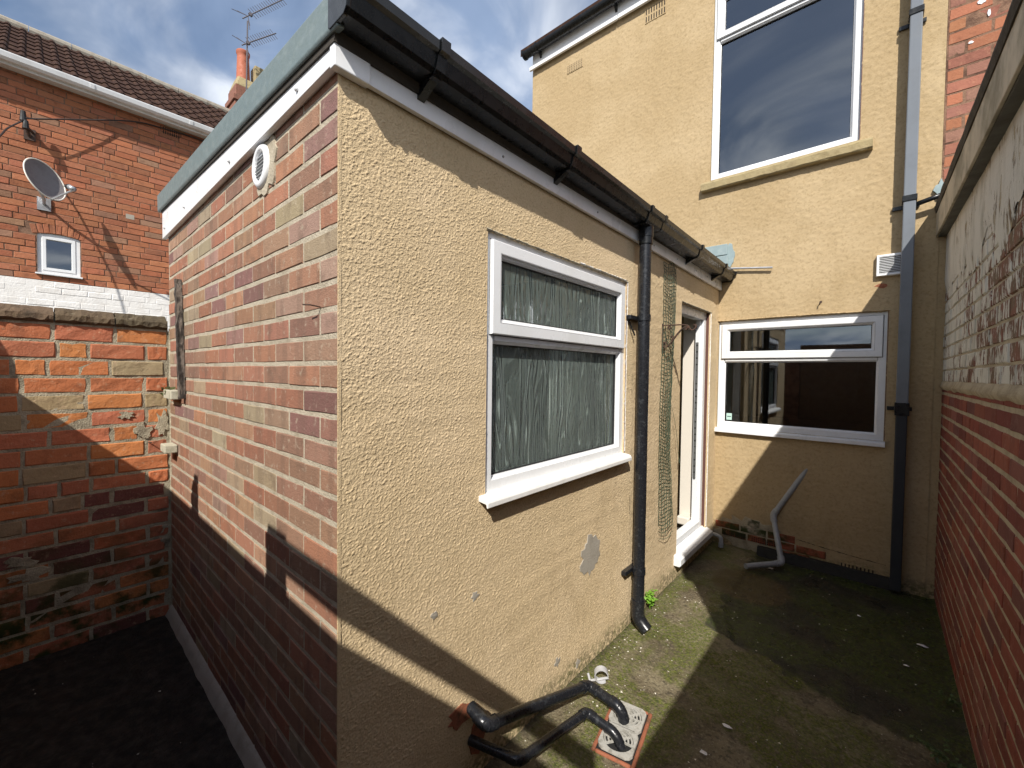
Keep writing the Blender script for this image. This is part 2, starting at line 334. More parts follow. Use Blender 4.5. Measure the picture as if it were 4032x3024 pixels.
import numpy as np
def relief(T, u0, u1, w0, w1, holes, step, sig, amp, seed, und=.003, d0=.0, cours=.0004):
    """roughcast face: a dense sheet with real lumps, open where the holes are"""
    nu, nw = int((u1-u0)/step), int((w1-w0)/step); rg = np.random.default_rng(seed)
    fu = np.fft.fftfreq(nu+1)[:, None]; fv = np.fft.fftfreq(nw+1)[None, :]
    def band(su, sv):
        g = np.real(np.fft.ifft2(np.fft.fft2(rg.standard_normal((nu+1, nw+1)))*np.exp(-2*(math.pi**2)*((fu*su)**2+(fv*sv)**2)))); return g/g.std()
    h = amp*np.clip(band(*sig), -.7, 2.8)+amp*.15*band(sig[0]*2.2, sig[1]*2.0)+und*band(.10/step, .03/step)
    cw = w0+(w1-w0)*np.arange(nw+1)/nw; h = h+cours*np.sin(2*math.pi*cw/.075)[None, :]*np.clip(.6+.5*band(.22/step, .10/step), 0, 1.4)
    uu = u0+(u1-u0)*np.arange(nu+1)/nu; ww = w0+(w1-w0)*np.arange(nw+1)/nw
    co = np.array([T(0, 0, 0), T(1, 0, 0), T(0, 1, 0), T(0, 0, 1)]); ex, ed, ew = co[1]-co[0], co[2]-co[0], co[3]-co[0]
    U, V_ = np.meshgrid(uu, ww, indexing='ij'); P = co[0]+U[..., None]*ex+(h+d0)[..., None]*ed+V_[..., None]*ew
    cu = (uu[:-1]+uu[1:])/2; cv = (ww[:-1]+ww[1:])/2; ok = np.ones((nu, nw), bool)
    for a, b, c, d in holes: ok &= ~(((cu > a) & (cu < b))[:, None] & ((cv > c) & (cv < d))[None, :])
    i, j = np.nonzero(ok); k = i*(nw+1)+j; F = np.stack([k, k+nw+1, k+nw+2, k+1], 1)
    return P.reshape(-1, 3), F
def add_relief(obj, T, *a, base=(0, 0, 0), **k):
    P, F = relief(T, *a, **k); me = obj.data; v0 = np.empty(len(me.vertices)*3); me.vertices.foreach_get('co', v0); v0 = v0.reshape(-1, 3)
    f0 = [tuple(p.vertices) for p in me.polygons]; nv = np.vstack([v0, P-np.array(base)]); n0 = len(v0); mats = list(me.materials)
    m2 = bpy.data.meshes.new(me.name); loops = np.concatenate([np.array([x for f in f0 for x in f], int), (F+n0).ravel()])
    tot = np.concatenate([np.array([len(f) for f in f0], int), np.full(len(F), 4)]); st = np.concatenate([[0], np.cumsum(tot)[:-1]])
    m2.vertices.add(len(nv)); m2.vertices.foreach_set('co', nv.ravel()); m2.loops.add(len(loops)); m2.loops.foreach_set('vertex_index', loops.astype(np.int32))
    m2.polygons.add(len(tot)); m2.polygons.foreach_set('loop_start', st.astype(np.int32)); m2.polygons.foreach_set('loop_total', tot.astype(np.int32))
    m2.polygons.foreach_set('use_smooth', np.concatenate([np.zeros(len(f0), bool), np.ones(len(F), bool)])); m2.update(calc_edges=True)
    for x in mats: m2.materials.append(x)
    obj.data = m2
# bricks: shared meshes, local x along the wall, -y outward (front at y=0), z up
BR = {}
def brick_mesh(l, h, mat, kind, var):
    key = (round(l, 3), round(h, 3), mat, kind, var)
    if key in BR: return BR[key]
    r = random.Random(str(key)); dep = .05
    if kind == 'clean': nx, nz, b, jit, fr = 2, 1, .0034, .0020, .0008
    elif kind == 'worn': nx, nz, b, jit, fr = 2, 1, .004, .0025, .0015
    else: nx, nz, b, jit, fr = 4, 2, .005, .0032, .0016
    x, z = l/2, h/2; vs = []; fs = []
    pts = {}
    for i in range(nx+1):
        for j in range(nz+1):
            ed = (i in (0, nx)) + (j in (0, nz))
            px = -x+b+(2*x-2*b)*i/nx; pz = -z+b+(2*z-2*b)*j/nz
            pts[i, j] = len(vs); vs.append((px+r.uniform(-jit, jit)*(1 if ed else .5), r.uniform(-fr, fr)*(1 if kind != 'rough' else 1.4), pz+r.uniform(-jit, jit)))
    for i in range(nx):
        for j in range(nz): fs.append((pts[i, j], pts[i+1, j], pts[i+1, j+1], pts[i, j+1]))
    ring = [(i, 0) for i in range(nx)]+[(nx, j) for j in range(nz)]+[(i, nz) for i in range(nx, 0, -1)]+[(0, j) for j in range(nz, 0, -1)]
    n = len(ring); fr_ = [pts[k] for k in ring]; mid = []; bk = []
    for i, j in ring:
        px = -x+2*x*i/nx+r.uniform(-jit, jit)*.6; pz = -z+2*z*j/nz+r.uniform(-jit, jit)*.6
        mid.append(len(vs)); vs.append((px, b+.001, pz)); bk.append(len(vs)); vs.append((-x+2*x*i/nx, dep, -z+2*z*j/nz))
    for a in range(n):
        c = (a+1) % n; fs.append((fr_[c], fr_[a], mid[a], mid[c])); fs.append((mid[c], mid[a], bk[a], bk[c]))
    me = bpy.data.meshes.new('brick'); me.from_pydata(vs, [], fs); bm = bmesh.new(); bm.from_mesh(me)
    bmesh.ops.recalc_face_normals(bm, faces=bm.faces); bm.to_mesh(me); bm.free()
    me.materials.append(MT[mat]); BR[key] = me; return me
def lay(parent, base, T, rotz, items, mat, kind, pal, var=6, keep=300, name='brick', jd=.0015, rest=True):
    """items: (u, w, len, hgt[, color[, mat]]) brick centres; those showing largest in the picture are objects, the rest one mesh"""
    sc = []
    for it in items:
        p = proj(T(it[0], 0, it[1])); s = 0
        if p and -60 < p[0] < 4092 and -60 < p[1] < 3084: s = 1/p[2]
        sc.append(s)
    order = sorted(range(len(items)), key=lambda i: -sc[i]); single = set(i for i in order[:keep] if sc[i] > 0)
    R = Matrix.Rotation(rotz, 4, 'Z'); rv = []; rf = []
    for i, it in enumerate(items):
        u, w, l, h = it[:4]; c = it[4] if len(it) > 4 and it[4] else rnd.choice(pal); mm = it[5] if len(it) > 5 else mat
        k = rnd.uniform(.86, 1.12); c = tuple(min(1, x*k*rnd.uniform(.96, 1.04)) for x in c)
        me = brick_mesh(l, h, mm, kind, rnd.randrange(var)); loc = Vector(T(u, rnd.uniform(-jd, jd), w))-Vector(base)
        M = Matrix.Translation(loc) @ R @ Matrix.Rotation(rnd.uniform(-.006, .006), 4, 'Y')
        if i in single:
            o = bpy.data.objects.new(name, me); COL.objects.link(o); o.parent = parent; o.matrix_local = M; o.color = c+(1,)
        elif rest:
            b = len(rv); rv += [M @ v.co for v in me.vertices]; rf += [tuple(b+q for q in p.vertices) for p in me.polygons]
    if rv:
        me = bpy.data.meshes.new(name+'work_rest'); me.from_pydata(rv, [], rf); me.materials.append(MT[mat])
        o = bpy.data.objects.new('far_brickwork', me); COL.objects.link(o); o.parent = parent; o.color = pal[0]+(1,); o['kind'] = 'stuff'
def courses(u0, u1, w0, ch, n, ul=.225, j=.01, start=lambda k: 0, clip=True, lens=None, skip=None):
    out = []
    for k in range(n):
        z = w0+ch*(k+.5); u = u0-start(k)
        while u < u1-.005:
            l = ul*(lens(k) if lens else 1); a = max(u, u0); b = min(u+l, u1)
            if b-a > .03 and not (skip and skip((a+b)/2, z, b-a)): out.append(((a+b)/2, z, b-a-j, ch-j))
            u += l
    return out
# ------------------------------------------------------------------ ground
def yard_h(x, y):
    h = mn.noise((x*2.1, y*2.1, 3))*.006+mn.noise((x*9, y*9, 1))*.0025+mn.noise((x*30, y*30, 5))*.0012
    pl = [(.30, 2.9), (.36, 2.5), (.50, 2.10), (.80, 1.89), (.97, 1.83), (1.43, 1.80)]       # broken edge of an old slab
    yy = None
    for (a, b), (c, d) in zip(pl[1:], pl[2:]):
        if a <= x <= c: yy = b+(d-b)*(x-a)/(c-a)
    if yy is not None:
        s = y-yy+mn.noise((x*7, y*7, 0))*.05+mn.noise((x*25, y*25, 2))*.012; h -= .012*max(0, min(1, s/.012+.5))
        h -= .008*math.exp(-(s/.010)**2)
    return h-.002
def ground_mat():
    t = NT('yard_concrete'); x = t.xyz()
    base = t.mix(t.ramp(t.noise(3.2, 4, .6), .38, .62), (.22, .185, .115), (.115, .09, .055))
    base = t.mix(t.math('MULTIPLY', t.ramp(t.noise(75, 4, .75), .50, .64), .6), base, (.33, .29, .19))
    base = t.mix(t.math('MULTIPLY', t.ramp(t.noise(40, 4, .75, off=(4, 0, 0)), .50, .62), .7), base, (.055, .045, .03))
    fine = t.ramp(t.noise(50, 4, .75, off=(2, 2, 0)), .34, .60)
    moss = t.math('MULTIPLY', t.ramp(t.noise(2.6, 5, .62, off=(1.5, .3, 0), dist=.6), .39, .52), fine)
    mcol = t.mix(t.ramp(t.noise(110, 3, .7), .38, .66), (.045, .060, .007), (.155, .18, .020))
    base = t.mix(t.math('MULTIPLY', moss, .9), base, mcol)
    wob = t.math('ADD', t.math('MULTIPLY', t.noise(4, 4, .6), .35), t.math('MULTIPLY', t.noise(22, 3, .6), .06))
    ysp = t.math('ADD', x['Y'], t.math('ADD', wob, t.math('MULTIPLY', x['X'], .28)))
    inner = t.math('MULTIPLY', t.ramp(ysp, 2.41, 2.445), t.ramp(t.math('ADD', x['X'], wob), .53, .57))      # old darker slab beyond the broken edge
    gm = t.math('MULTIPLY', t.ramp(t.noise(1.7, 5, .62, off=(3, 7, 0), dist=.5), .40, .54), fine)
    wet = t.mix(t.math('MULTIPLY', gm, .95), t.mix(t.ramp(t.noise(9, 4, .7), .4, .65), (.020, .019, .014), (.042, .037, .024)), t.mix(t.ramp(t.noise(90, 3, .7), .4, .66), (.030, .045, .005), (.10, .135, .014)))
    wet = t.mix(t.math('MULTIPLY', t.ramp(t.noise(150, 3, .7), .60, .68), .6), wet, (.19, .18, .13))
    base = t.mix(t.math('MULTIPLY', inner, .95), base, wet)
    rust = t.n('ShaderNodeVectorMath', operation='DISTANCE'); t.link(t.pos, rust.inputs[0]); rust.inputs[1].default_value = (.44, 2.86, 0)
    rk = t.ramp(t.math('ADD', rust.outputs['Value'], t.math('MULTIPLY', t.noise(6, 4), .12)), .33, .28)
    base = t.mix(t.math('MULTIPLY', rk, .75), base, t.mix(fine, (.075, .048, .02), (.12, .085, .035)))
    soil = t.ramp(x['X'], .05, -.05)                      # soil beside the brick gable; its colour carries the nook's deep shade
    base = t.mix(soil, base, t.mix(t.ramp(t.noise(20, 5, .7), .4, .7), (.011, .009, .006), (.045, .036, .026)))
    nn = t.bump(t.noise(70, 4, .75), .9, .014)
    rough = t.math('SUBTRACT', t.ramp(t.noise(7, 4), .35, .65, .45, .95), t.math('MULTIPLY', inner, .22))
    return t.out(base, rough, nn, spec=.4)
MT['yard'] = ground_mat()
MT['soil'] = plain('soil', (.09, .08, .055), (.05, .06, .025), 3, .95, .6, 40)
g = MB().add([(-300, -300, -.06), (300, -300, -.06), (300, 300, -.06), (-300, 300, -.06)], [(0, 1, 2, 3)]).build('ground', 'soil'); g['kind'] = 'structure'
n1, n2 = 190, 236; yx0, yx1, yy0, yy1 = -2.3, 1.52, -1.15, 3.6
yv = []
for j in range(n2+1):
    for i in range(n1+1):
        x = yx0+(yx1-yx0)*i/n1; y = yy0+(yy1-yy0)*j/n2; yv.append((x, y, yard_h(x, y)))
mb = MB(); mb.v = yv; mb.f = [(j*(n1+1)+i, j*(n1+1)+i+1, (j+1)*(n1+1)+i+1, (j+1)*(n1+1)+i) for j in range(n2) for i in range(n1)]
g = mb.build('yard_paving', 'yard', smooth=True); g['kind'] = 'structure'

# ------------------------------------------------------------------ windows in white plastic
def upvc_window(G, par, T, u0, u1, w0, w1, tz, glassm='glass', d0=-.02, sash=None, label=None):
    """outer frame with an opening light above the transom tz; children: transom, casement, panes"""
    mb = MB(T); mb.frame(u0, u1, w0, w1, [(0, d0-.055), (0, d0), (.042, d0), (.050, d0-.010), (.050, d0-.016), (.056, d0-.018), (.056, d0-.055), (0, d0-.055)])
    win = G.part(mb, 'window', 'upvc', par)
    if label: win['label'] = label
    mb = MB(T).prism([(d0-.05, tz-.026), (d0-.012, tz-.026), (d0, tz-.016), (d0, tz+.016), (d0-.012, tz+.026), (d0-.05, tz+.026)], u0+.054, u1-.054, 0)
    mb2 = MB(); mb2.v = []; 
    pm = MB(T)
    for (dd, ww) in (): pass
    # prism in (d, w) swept along u
    poly = [(d0-.05, tz-.026), (d0-.016, tz-.026), (d0-.010, tz-.020), (d0-.001, tz-.014), (d0-.001, tz+.014), (d0-.05, tz+.02)]
    n = len(poly)
    pm.add([(u0+.054, p[0], p[1]) for p in poly]+[(u1-.054, p[0], p[1]) for p in poly],
           [tuple(range(n)), tuple(range(2*n-1, n-1, -1))]+[(i, (i+1) % n, n+(i+1) % n, n+i) for i in range(n)])
    sub = (lambda mb_, nm, mt, **k: G.part(mb_, nm, mt, win, **k))
    sub(pm, 'transom', 'upvc')
    a, b, c, d = u0+.024, u1-.024, tz+.008, w1-.026
    s1 = d0+.016
    mb = MB(T); mb.frame(a, b, c, d, [(0, d0-.004), (0, s1-.004), (.004, s1), (.044, s1), (.050, s1-.004), (.052, s1-.010), (.058, s1-.012), (.064, s1-.022), (.064, d0-.03)])
    sub(mb, 'casement', 'upvc')
    mb = MB(T).frame(a-.0035, b+.0035, c-.0035, d+.0035, [(0, d0+.0008), (.0034, d0+.0008)]); sub(mb, 'painted_gap_shade', 'seal')  # dark strip painting in the shade of the joint round the casement
    mb = MB(T).frame(a+.045, b-.045, c+.045, d-.045, [(0, s1+.0005), (.0022, s1+.0005)]); sub(mb, 'bead_line', 'clip_grey')
    mb = MB(T).frame(a+.0635, b-.0635, c+.0635, d-.0635, [(0, d0-.005), (.004, d0-.006), (.004, d0-.012)]); sub(mb, 'seal', 'seal')
    sub(MB(T).box(a+.05, b-.05, d0-.018, d0-.012, c+.05, d-.05), 'pane', glassm)
    sub(MB(T).box(u0+.054, u1-.054, d0-.040, d0-.034, w0+.054, tz-.02), 'pane', glassm)
    mb = MB(T).frame(u0+.0555, u1-.0555, w0+.0555, tz-.0255, [(0, d0-.022), (.004, d0-.024), (.004, d0-.035)]); sub(mb, 'seal', 'seal')
    return win

# ------------------------------------------------------------------ extension (flat roof, brick gable, rendered flank)
X = Grp('house_extension', 'low flat-roofed extension with brick end and cream roughcast side wall', 'extension')
W1 = (.567, 1.704, 1.059, 2.044); DR = (2.60, 3.30, .10, 2.055)
mb = holed(lambda u, d, w: (d-.014, u, w), .006, L+.05, -.05, 2.40, [W1, DR], .11); sw_ = X.part(mb, 'side_wall', 'ext_render')
add_relief(sw_, SIDE, -.004, 1.80, -.03, 2.36, [W1], .0028, (.72, .64), .00062, 3, und=.0005, d0=-.0015)
add_relief(sw_, SIDE, 1.80, L-.002, -.03, 2.36, [DR], .0056, (.75, .55), .00075, 5, und=.0006, d0=-.0015)
mb = MB(SIDE); fr_ = lambda a, b, c, d: mb.frame(a, b, c, d, [(-.003, -.016), (-.003, -.0015), (.0, -.001), (.0, -.02)]); fr_(*W1); X.part(mb, 'opening_edge', 'ext_render'); mb = MB(SIDE); fr_(*DR); X.part(mb, 'opening_edge', 'ext_render')
X.part(MB().box(-.006, -.0005, -.0025, .006, -.05, 2.40), 'corner_bead', 'ext_render')
gable = X.part(MB().box(-D, -.006, .0024, .11, -.05, 2.44), 'end_wall', 'mortar_cream')
PAL_E = [(.32, .15, .092), (.295, .13, .08), (.31, .16, .10), (.31, .185, .115), (.25, .135, .092), (.34, .165, .098), (.30, .14, .09), (.28, .155, .10), (.31, .175, .115), (.27, .165, .11)]
zb = 2.2128-.075*29
it = courses(-D, -.006, zb, .075, 31, .225, .0075, start=lambda k: (D-.014) % .225*-1+.225*0 if False else ((.225-((D-.006-(.1125 if (k % 2) else .225)) % .225)) % .225))
PV = lambda u, z: (u+.567)**2+(z-2.238)**2
it = [(q[0], q[1], q[2], q[3]-.0045) for q in it]
it = [q+((rnd.choice([(.31, .235, .15), (.32, .25, .165), (.32, .2, .15)]),) if rnd.random() < .15 else (rnd.choice([(.21, .105, .09), (.24, .135, .115)]),) if rnd.random() < .08 else (None,)) for q in it]
# the vent's hole: bricks there stop short of it
lay(gable, (0, 0, 0), ENDW, 0, it, 'ext_brick', 'clean', PAL_E, keep=330, jd=.001)
# smeared mortar round the vent, mortar fillet along the foot of the gable
def blob(T, cu, cw, ru, rw, d, n=22, seed=0, jag=.25, back=-.004):
    r = random.Random(seed); ks = [1+r.uniform(-jag, jag) for _ in range(n)]
    mb = MB(T); a = [(cu+ru*ks[i]*math.cos(2*math.pi*i/n), d, cw+rw*ks[i]*math.sin(2*math.pi*i/n)) for i in range(n)]
    b = [(cu+(p[0]-cu)*1.03, back, cw+(p[2]-cw)*1.03) for p in a]
    return mb.add(a+b+[(cu, d+.001, cw)], [(i, (i+1) % n, 2*n) for i in range(n)]+[(i, (i+1) % n, n+(i+1) % n, n+i) for i in range(n)])
X.part(blob(ENDW, -.535, 2.235, .105, .095, .004, 26, 3, .22), 'mortar_patch', 'mortar_cream')
mb = MB(); nseg = 60; prof = [(.0, .075), (-.012, .068), (-.03, .035), (-.05, -.01)]
vs = []
for i in range(nseg+1):
    x = -D+.01+(D-.01)*i/nseg
    for (yy, zz) in prof: vs.append((x, yy*.7+(mn.noise((x*9, zz*20, 0))*.005 if yy < -.005 else .004), zz*.8+mn.noise((x*7, yy*30, 2))*.005))
mb.v = vs; mb.f = [(i*4+k, (i+1)*4+k, (i+1)*4+k+1, i*4+k+1) for i in range(nseg) for k in range(3)]
X.part(mb, 'footing_fillet', 'cement', smooth=True)
# other walls and roof of the extension
X.part(MB().box(-D, -D+.1, .112, L, -.05, 2.44), 'far_wall', 'mortar_grey')
mb = MB().add([(-D-.02, -.03, 2.46), (.03, -.03, 2.36), (.03, L, 2.36), (-D-.02, L, 2.46), (-D-.02, -.03, 2.535), (.05, -.03, 2.43), (.05, L, 2.43), (-D-.02, L, 2.535)],
               [(0, 1, 2, 3), (4, 5, 6, 7), (0, 1, 5, 4), (1, 2, 6, 5), (2, 3, 7, 6), (3, 0, 4, 7)]); X.part(mb, 'roof', 'roof_felt')
xl, xr, zl, zr = -D-.055, .066, 2.466, 2.376
pf = [(-.018, .004), (-.036, 0), (-.041, .008), (-.042, .098), (-.034, .108), (-.018, .108)]; n = len(pf)
mb = MB().add([(xl, p[0], zl+p[1]) for p in pf]+[(xr-(p[1])*.35, p[0], zr+p[1]) for p in pf], [tuple(range(n)), tuple(range(2*n-1, n-1, -1))]+[(i, (i+1) % n, n+(i+1) % n, n+i) for i in range(n)])
X.part(mb, 'roof_edge_trim', 'trim_grp', bev=.003)
mb = MB().prism([(-D-.02, 2.302), (.0185, 2.316), (.0185, 2.384), (-D-.02, 2.474)], -.024, -.004, 1); fe = X.part(mb, 'end_fascia', 'fascia_white', bev=.002)
mb = MB().prism([(-D-.015, 2.306), (.0, 2.320), (.0, 2.325), (-D-.015, 2.31)], -.004, .02, 1); X.part(mb, 'end_soffit', 'fascia_white')
for x in (-2.11, -1.62, -.86, -.21):
    z = 2.355 if x < -1 else 2.345
    mb = MB().tube([(x, -.022, z), (x, -.029, z), (x, -.033, z)], [.009, .009, .005], 10); X.part(mb, 'fixing_screw', 'fascia_white', fe, smooth=True)
fs_ = X.part(MB().add([(x, y, z) for x in (.004, .0215) for y, z in ((-.024, 2.308), (L-.004, 2.281), (-.024, 2.425), (L-.004, 2.41))], [(0, 1, 3, 2), (4, 6, 7, 5), (0, 4, 5, 1), (2, 3, 7, 6), (0, 2, 6, 4), (1, 5, 7, 3)]), 'side_fascia', 'fascia_white', bev=.002)
X.part(MB().box(.0, .027, -.0275, .075, 2.304, 2.40), 'corner_cap', 'fascia_white', bev=.003)
for y in (.62, 1.32, 2.02, 2.42, 2.83, 3.1, 3.34):
    X.part(MB().tube([(.0215, y, 2.325), (.025, y, 2.325)], [.005, .004], 8), 'fixing_screw', 'steel', fs_)
# cobwebby shadow gap under the gable fascia
wn_ = upvc_window(X, X.o, SIDE, W1[0], W1[1], W1[2], W1[3], 1.655, 'glass_frost', -.012, label='white plastic window with streaky obscured glass in the side wall')
mb = MB(SIDE); n = 40
prf = [(-.02, 1.062), (.028, 1.056), (.040, 1.050), (.046, 1.040), (.046, 1.022), (.040, 1.020), (.036, 1.034), (-.02, 1.040)]
mb.add([(.535, p[0], p[1]) for p in prf]+[(1.715, p[0], p[1]) for p in prf], [tuple(range(8)), tuple(range(15, 7, -1))]+[(i, (i+1) % 8, 8+(i+1) % 8, 8+i) for i in range(8)])
X.part(mb, 'window_sill', 'sill_white', bev=.002)
def strip(T, pts, d, wid, seed, jag=.6, vert=False, dep=.006):   # ragged bead of mortar or sealant along a line
    r = random.Random(seed); vs = []; fs = []; out = []
    for a, b in zip(pts, pts[1:]):
        m_ = max(2, int(math.dist(a, b)/.012))
        out += [(a[0]+(b[0]-a[0])*i/m_, a[1]+(b[1]-a[1])*i/m_) for i in range(m_)]
    out.append(pts[-1]); n = len(out)
    for i, (u, w) in enumerate(out):
        h = wid*(1+r.uniform(-jag, jag)); o = r.uniform(-.2, .2)*wid
        p = [(u-h+o, w), (u+o, w), (u+h+o, w)] if vert else [(u, w-h+o), (u, w+o), (u, w+h+o)]
        vs += [(p[0][0], d-dep, p[0][1]), (p[1][0], d, p[1][1]), (p[2][0], d-dep, p[2][1])]
    for i in range(n-1):
        for k in (0, 1): fs.append((i*3+k, (i+1)*3+k, (i+1)*3+k+1, i*3+k+1))
    return MB(T).add(vs, fs)
X.part(strip(ENDW, [(-D+.010, -.02), (-D+.012, .9), (-D+.010, 1.76)], .004, .011, 88, .5, True), 'joint_pointing', 'mortar_grey')
X.part(strip(SIDE, [(.56, 2.047), (1.72, 2.047)], .004, .006, 5), 'mortar_bead', 'mortar_grey')
X.part(strip(SIDE, [(1.2, 2.053), (1.70, 2.053)], .005, .0035, 15, .9), 'sealant_bead', 'fascia_white')
X.part(strip(SIDE, [(1.713, 2.05), (1.713, 1.07)], .003, .008, 6, .7, True), 'sealant_bead', 'sill_white')
X.part(MB(SIDE).box(1.7042, 1.708, -.03, .0015, 1.06, 2.04), 'red_seal', 'redseal')
X.part(blob(SIDE, 1.35, .575, .088, .105, .0012, 30, 11, .22), 'bare_patch', 'cement')
for y, z, s in ((.33, .70, .012), (.52, .69, .016), (1.06, .16, .02), (1.24, .06, .02)):
    X.part(blob(SIDE, y, z, s, s*.9, .0010, 12, int(y*100), .4), 'paint_chip', 'cement')
X.part(blob(SIDE, .545, .15, .045, .06, .0025, 16, 41, .35), 'bare_patch', 'terracotta')
X.part(blob(SIDE, .46, .275, .07, .04, .0025, 16, 42, .35), 'bare_patch', 'terracotta')
# door opening: white frame, threshold, plastered reveal beyond, bright keep strip
T = SIDE; y0, y1 = DR[0], DR[1]
mb = MB(T)
for a, b, c, d in ((y0, y0+.055, .20, DR[3]), (y1-.055, y1, .20, DR[3]), (y0+.055, y1-.055, DR[3]-.065, DR[3]), (y0+.055, y1-.055, .20, .25)):
    mb.box(a, b, -.105, -.035, c, d)
df = X.part(mb, 'door_frame', 'upvc', bev=.004)
mb = MB(T).box(y1-.075, y1-.056, -.098, -.060, .25, DR[3]-.066); X.part(mb, 'rebate', 'upvc', df, bev=.003)
ks = X.part(MB(T).box(y1-.0785, y1-.0755, -.092, -.070, .62, 1.80), 'keep_strip', 'steel', df)
for z in [1.78-.012*0-i*.055 for i in range(22)]:
    X.part(MB(T).box(y1-.0795, y1-.0788, -.087, -.075, z-(.012 if int(z*100) % 3 else .005), z), 'strip_slot', 'dark', df)
X.part(MB(T).prism([(-.11, .105), (.035, .105), (.048, .118), (.048, .165), (.030, .172), (-.03, .198), (-.11, .198)], 0, 1, 0) if False else
       MB().prism([(-.10, .105), (.040, .105), (.052, .118), (.052, .160), (.036, .168), (-.03, .196), (-.10, .196)], y0-.045, y1+.04, 1), 'door_sill', 'upvc', bev=.003)
X.part(MB(T).box(y1-.03, y1+.02, -.215, -.107, .2, 2.06), 'door_reveal', 'interior_cream')
X.part(MB(T).box(y1-.11, y1-.032, -.21, -.11, .20, .27), 'step_block', 'interior_cream', bev=.01)
X.part(MB(T).box(y1-.002, y1+.003, -.034, -.012, .2, 2.05), 'red_seal', 'redseal')
X.part(strip(SIDE, [(y1+.012, 2.05), (y1+.012, .2)], .003, .007, 8, .7, True), 'sealant_bead', 'sill_white')
X.part(strip(SIDE, [(y0, DR[3]+.004), (y1+.03, DR[3]+.004)], .004, .007, 9, .6), 'mortar_bead', 'mortar_grey')
# rooms inside
rm = MB(); a0, a1, b0, b1, c0, c1 = -D+.11, -.115, .12, 2.2, .15, 2.30
X.part(MB().box(a0, a1, b0, L, .05, .15), 'floor', 'interior_dark')
X.part(MB().box(a0, a1, b1, b1+.06, .15, 2.3), 'partition', 'interior')
X.part(MB().box(a0, a1, b0-.005, b0, .15, 2.3), 'lining', 'interior')
X.part(MB().box(a0, a0+.005, b0, L, .15, 2.3), 'lining', 'interior')
X.part(MB().box(a0, a1, b0, L-.01, 2.29, 2.31), 'ceiling', 'interior')
for ca, cb in ((1.373, 1.846), (1.915, 2.16)):  # folded pale panels added to catch sun and brighten the obscured pane
    mb = MB(); n = 24
    for i in range(n+1):
        y = ca+(cb-ca)*i/n; x = -.31+.012*math.sin(y*70)
        mb.v += [(x, y, .3), (x, y, 2.2), (x-.004, y, 2.2), (x-.004, y, .3)]
    mb.f = [(i*4+k, (i+1)*4+k, (i+1)*4+(k+1) % 4, i*4+(k+1) % 4) for i in range(n) for k in range(4)]+[(0, 1, 2, 3), (n*4+3, n*4+2, n*4+1, n*4)]
    X.part(mb, 'bounce_panel', 'interior', smooth=True)
X.part(MB().box(a0, -1.12, b1-.03, b1-.001, .15, 1.95), 'dark_panel', 'pane_dark')  # this and the next two: dark panels added to darken parts of the pane
X.part(MB().box(-.66, -.60, b1-.05, b1-.001, .15, 2.28), 'dark_strip', 'pane_dark')
X.part(MB().box(a0, -1.0, b1-.02, b1-.001, 1.951, 2.28), 'dark_top_panel', 'interior_dark')

# ------------------------------------------------------------------ main house
Hs = Grp('main_house', 'two-storey ochre roughcast house wall with white windows', 'house', (0, L, 0))
W2 = (.006, 1.143, 1.049, 1.999); W3 = (-.10, .945, 3.292, 4.95); HX0, HX1 = -2.1955, 1.387
mb = holed(lambda u, d, w: (u, L-d+.008, w), HX0, HX1, -.05, 5.32, [W2, W3], .14); mw = Hs.part(mb, 'wall', 'main_render')
add_relief(mw, MAIN, HX0, HX1, -.03, 5.25, [W2, W3], .0088, (.7, .5), .0010, 8, und=.0003, d0=.0, cours=.00012, base=(0, L, 0))
mb = MB(MAIN); fr_(*W2); Hs.part(mb, 'opening_edge', 'main_render'); mb = MB(MAIN); fr_(*W3); Hs.part(mb, 'opening_edge', 'main_render')
Hs.part(MB().box(HX1+.0005, 1.65, L+.004, L+.14, -.05, 2.72), 'wall_return', 'main_render')
Hs.part(MB().box(HX0+.001, HX0+.14, L+.141, L+6, -.05, 5.3), 'side_wall', 'main_render')
Hs.part(MB().add([(HX0-.1, L-.12, 5.38), (HX1, L-.12, 5.38), (HX1, L+3, 7.5), (HX0-.1, L+3, 7.5), (HX0-.1, L-.12, 5.46), (HX1, L-.12, 5.46), (HX1, L+3, 7.58), (HX0-.1, L+3, 7.58)],
     [(0, 1, 2, 3), (4, 5, 6, 7), (0, 1, 5, 4), (1, 2, 6, 5), (2, 3, 7, 6), (3, 0, 4, 7)]), 'roof', 'tile')
Hs.part(MB().box(HX0+.02, HX1, L-.028, L-.002, 5.236, 5.40), 'fascia', 'fascia_white')
Hs.part(MB().box(HX0-.012, -1.045, L-.055, L-.0285, 5.206, 5.248), 'white_trim', 'fascia_white', bev=.004)
Hs.part(MB().box(-1.035, HX1, L-.055, L-.0285, 5.206, 5.248), 'white_trim', 'fascia_white', bev=.004)
upvc_window(Hs, Hs.o, MAIN, *W2, 1.66, 'glass', -.018, label='white plastic kitchen window with dark panes, lower of the two')
upvc_window(Hs, Hs.o, MAIN, *W3, 4.53, 'glass', -.018, label='tall white plastic window upstairs mirroring grey clouds')
mb = MB(); prf = [(.02, 1.052), (-.030, 1.046), (-.040, 1.038), (-.042, 1.012), (-.035, 1.010), (-.03, 1.022), (.02, 1.03)]; n = 7
mb.add([(-.008, L+p[0], p[1]) for p in prf]+[(1.150, L+p[0], p[1]) for p in prf], [tuple(range(n)), tuple(range(2*n-1, n-1, -1))]+[(i, (i+1) % n, n+(i+1) % n, n+i) for i in range(n)])
Hs.part(mb, 'window_sill', 'upvc', bev=.002)
mb = MB(); nn_ = 40                                                     # worn stone sill upstairs
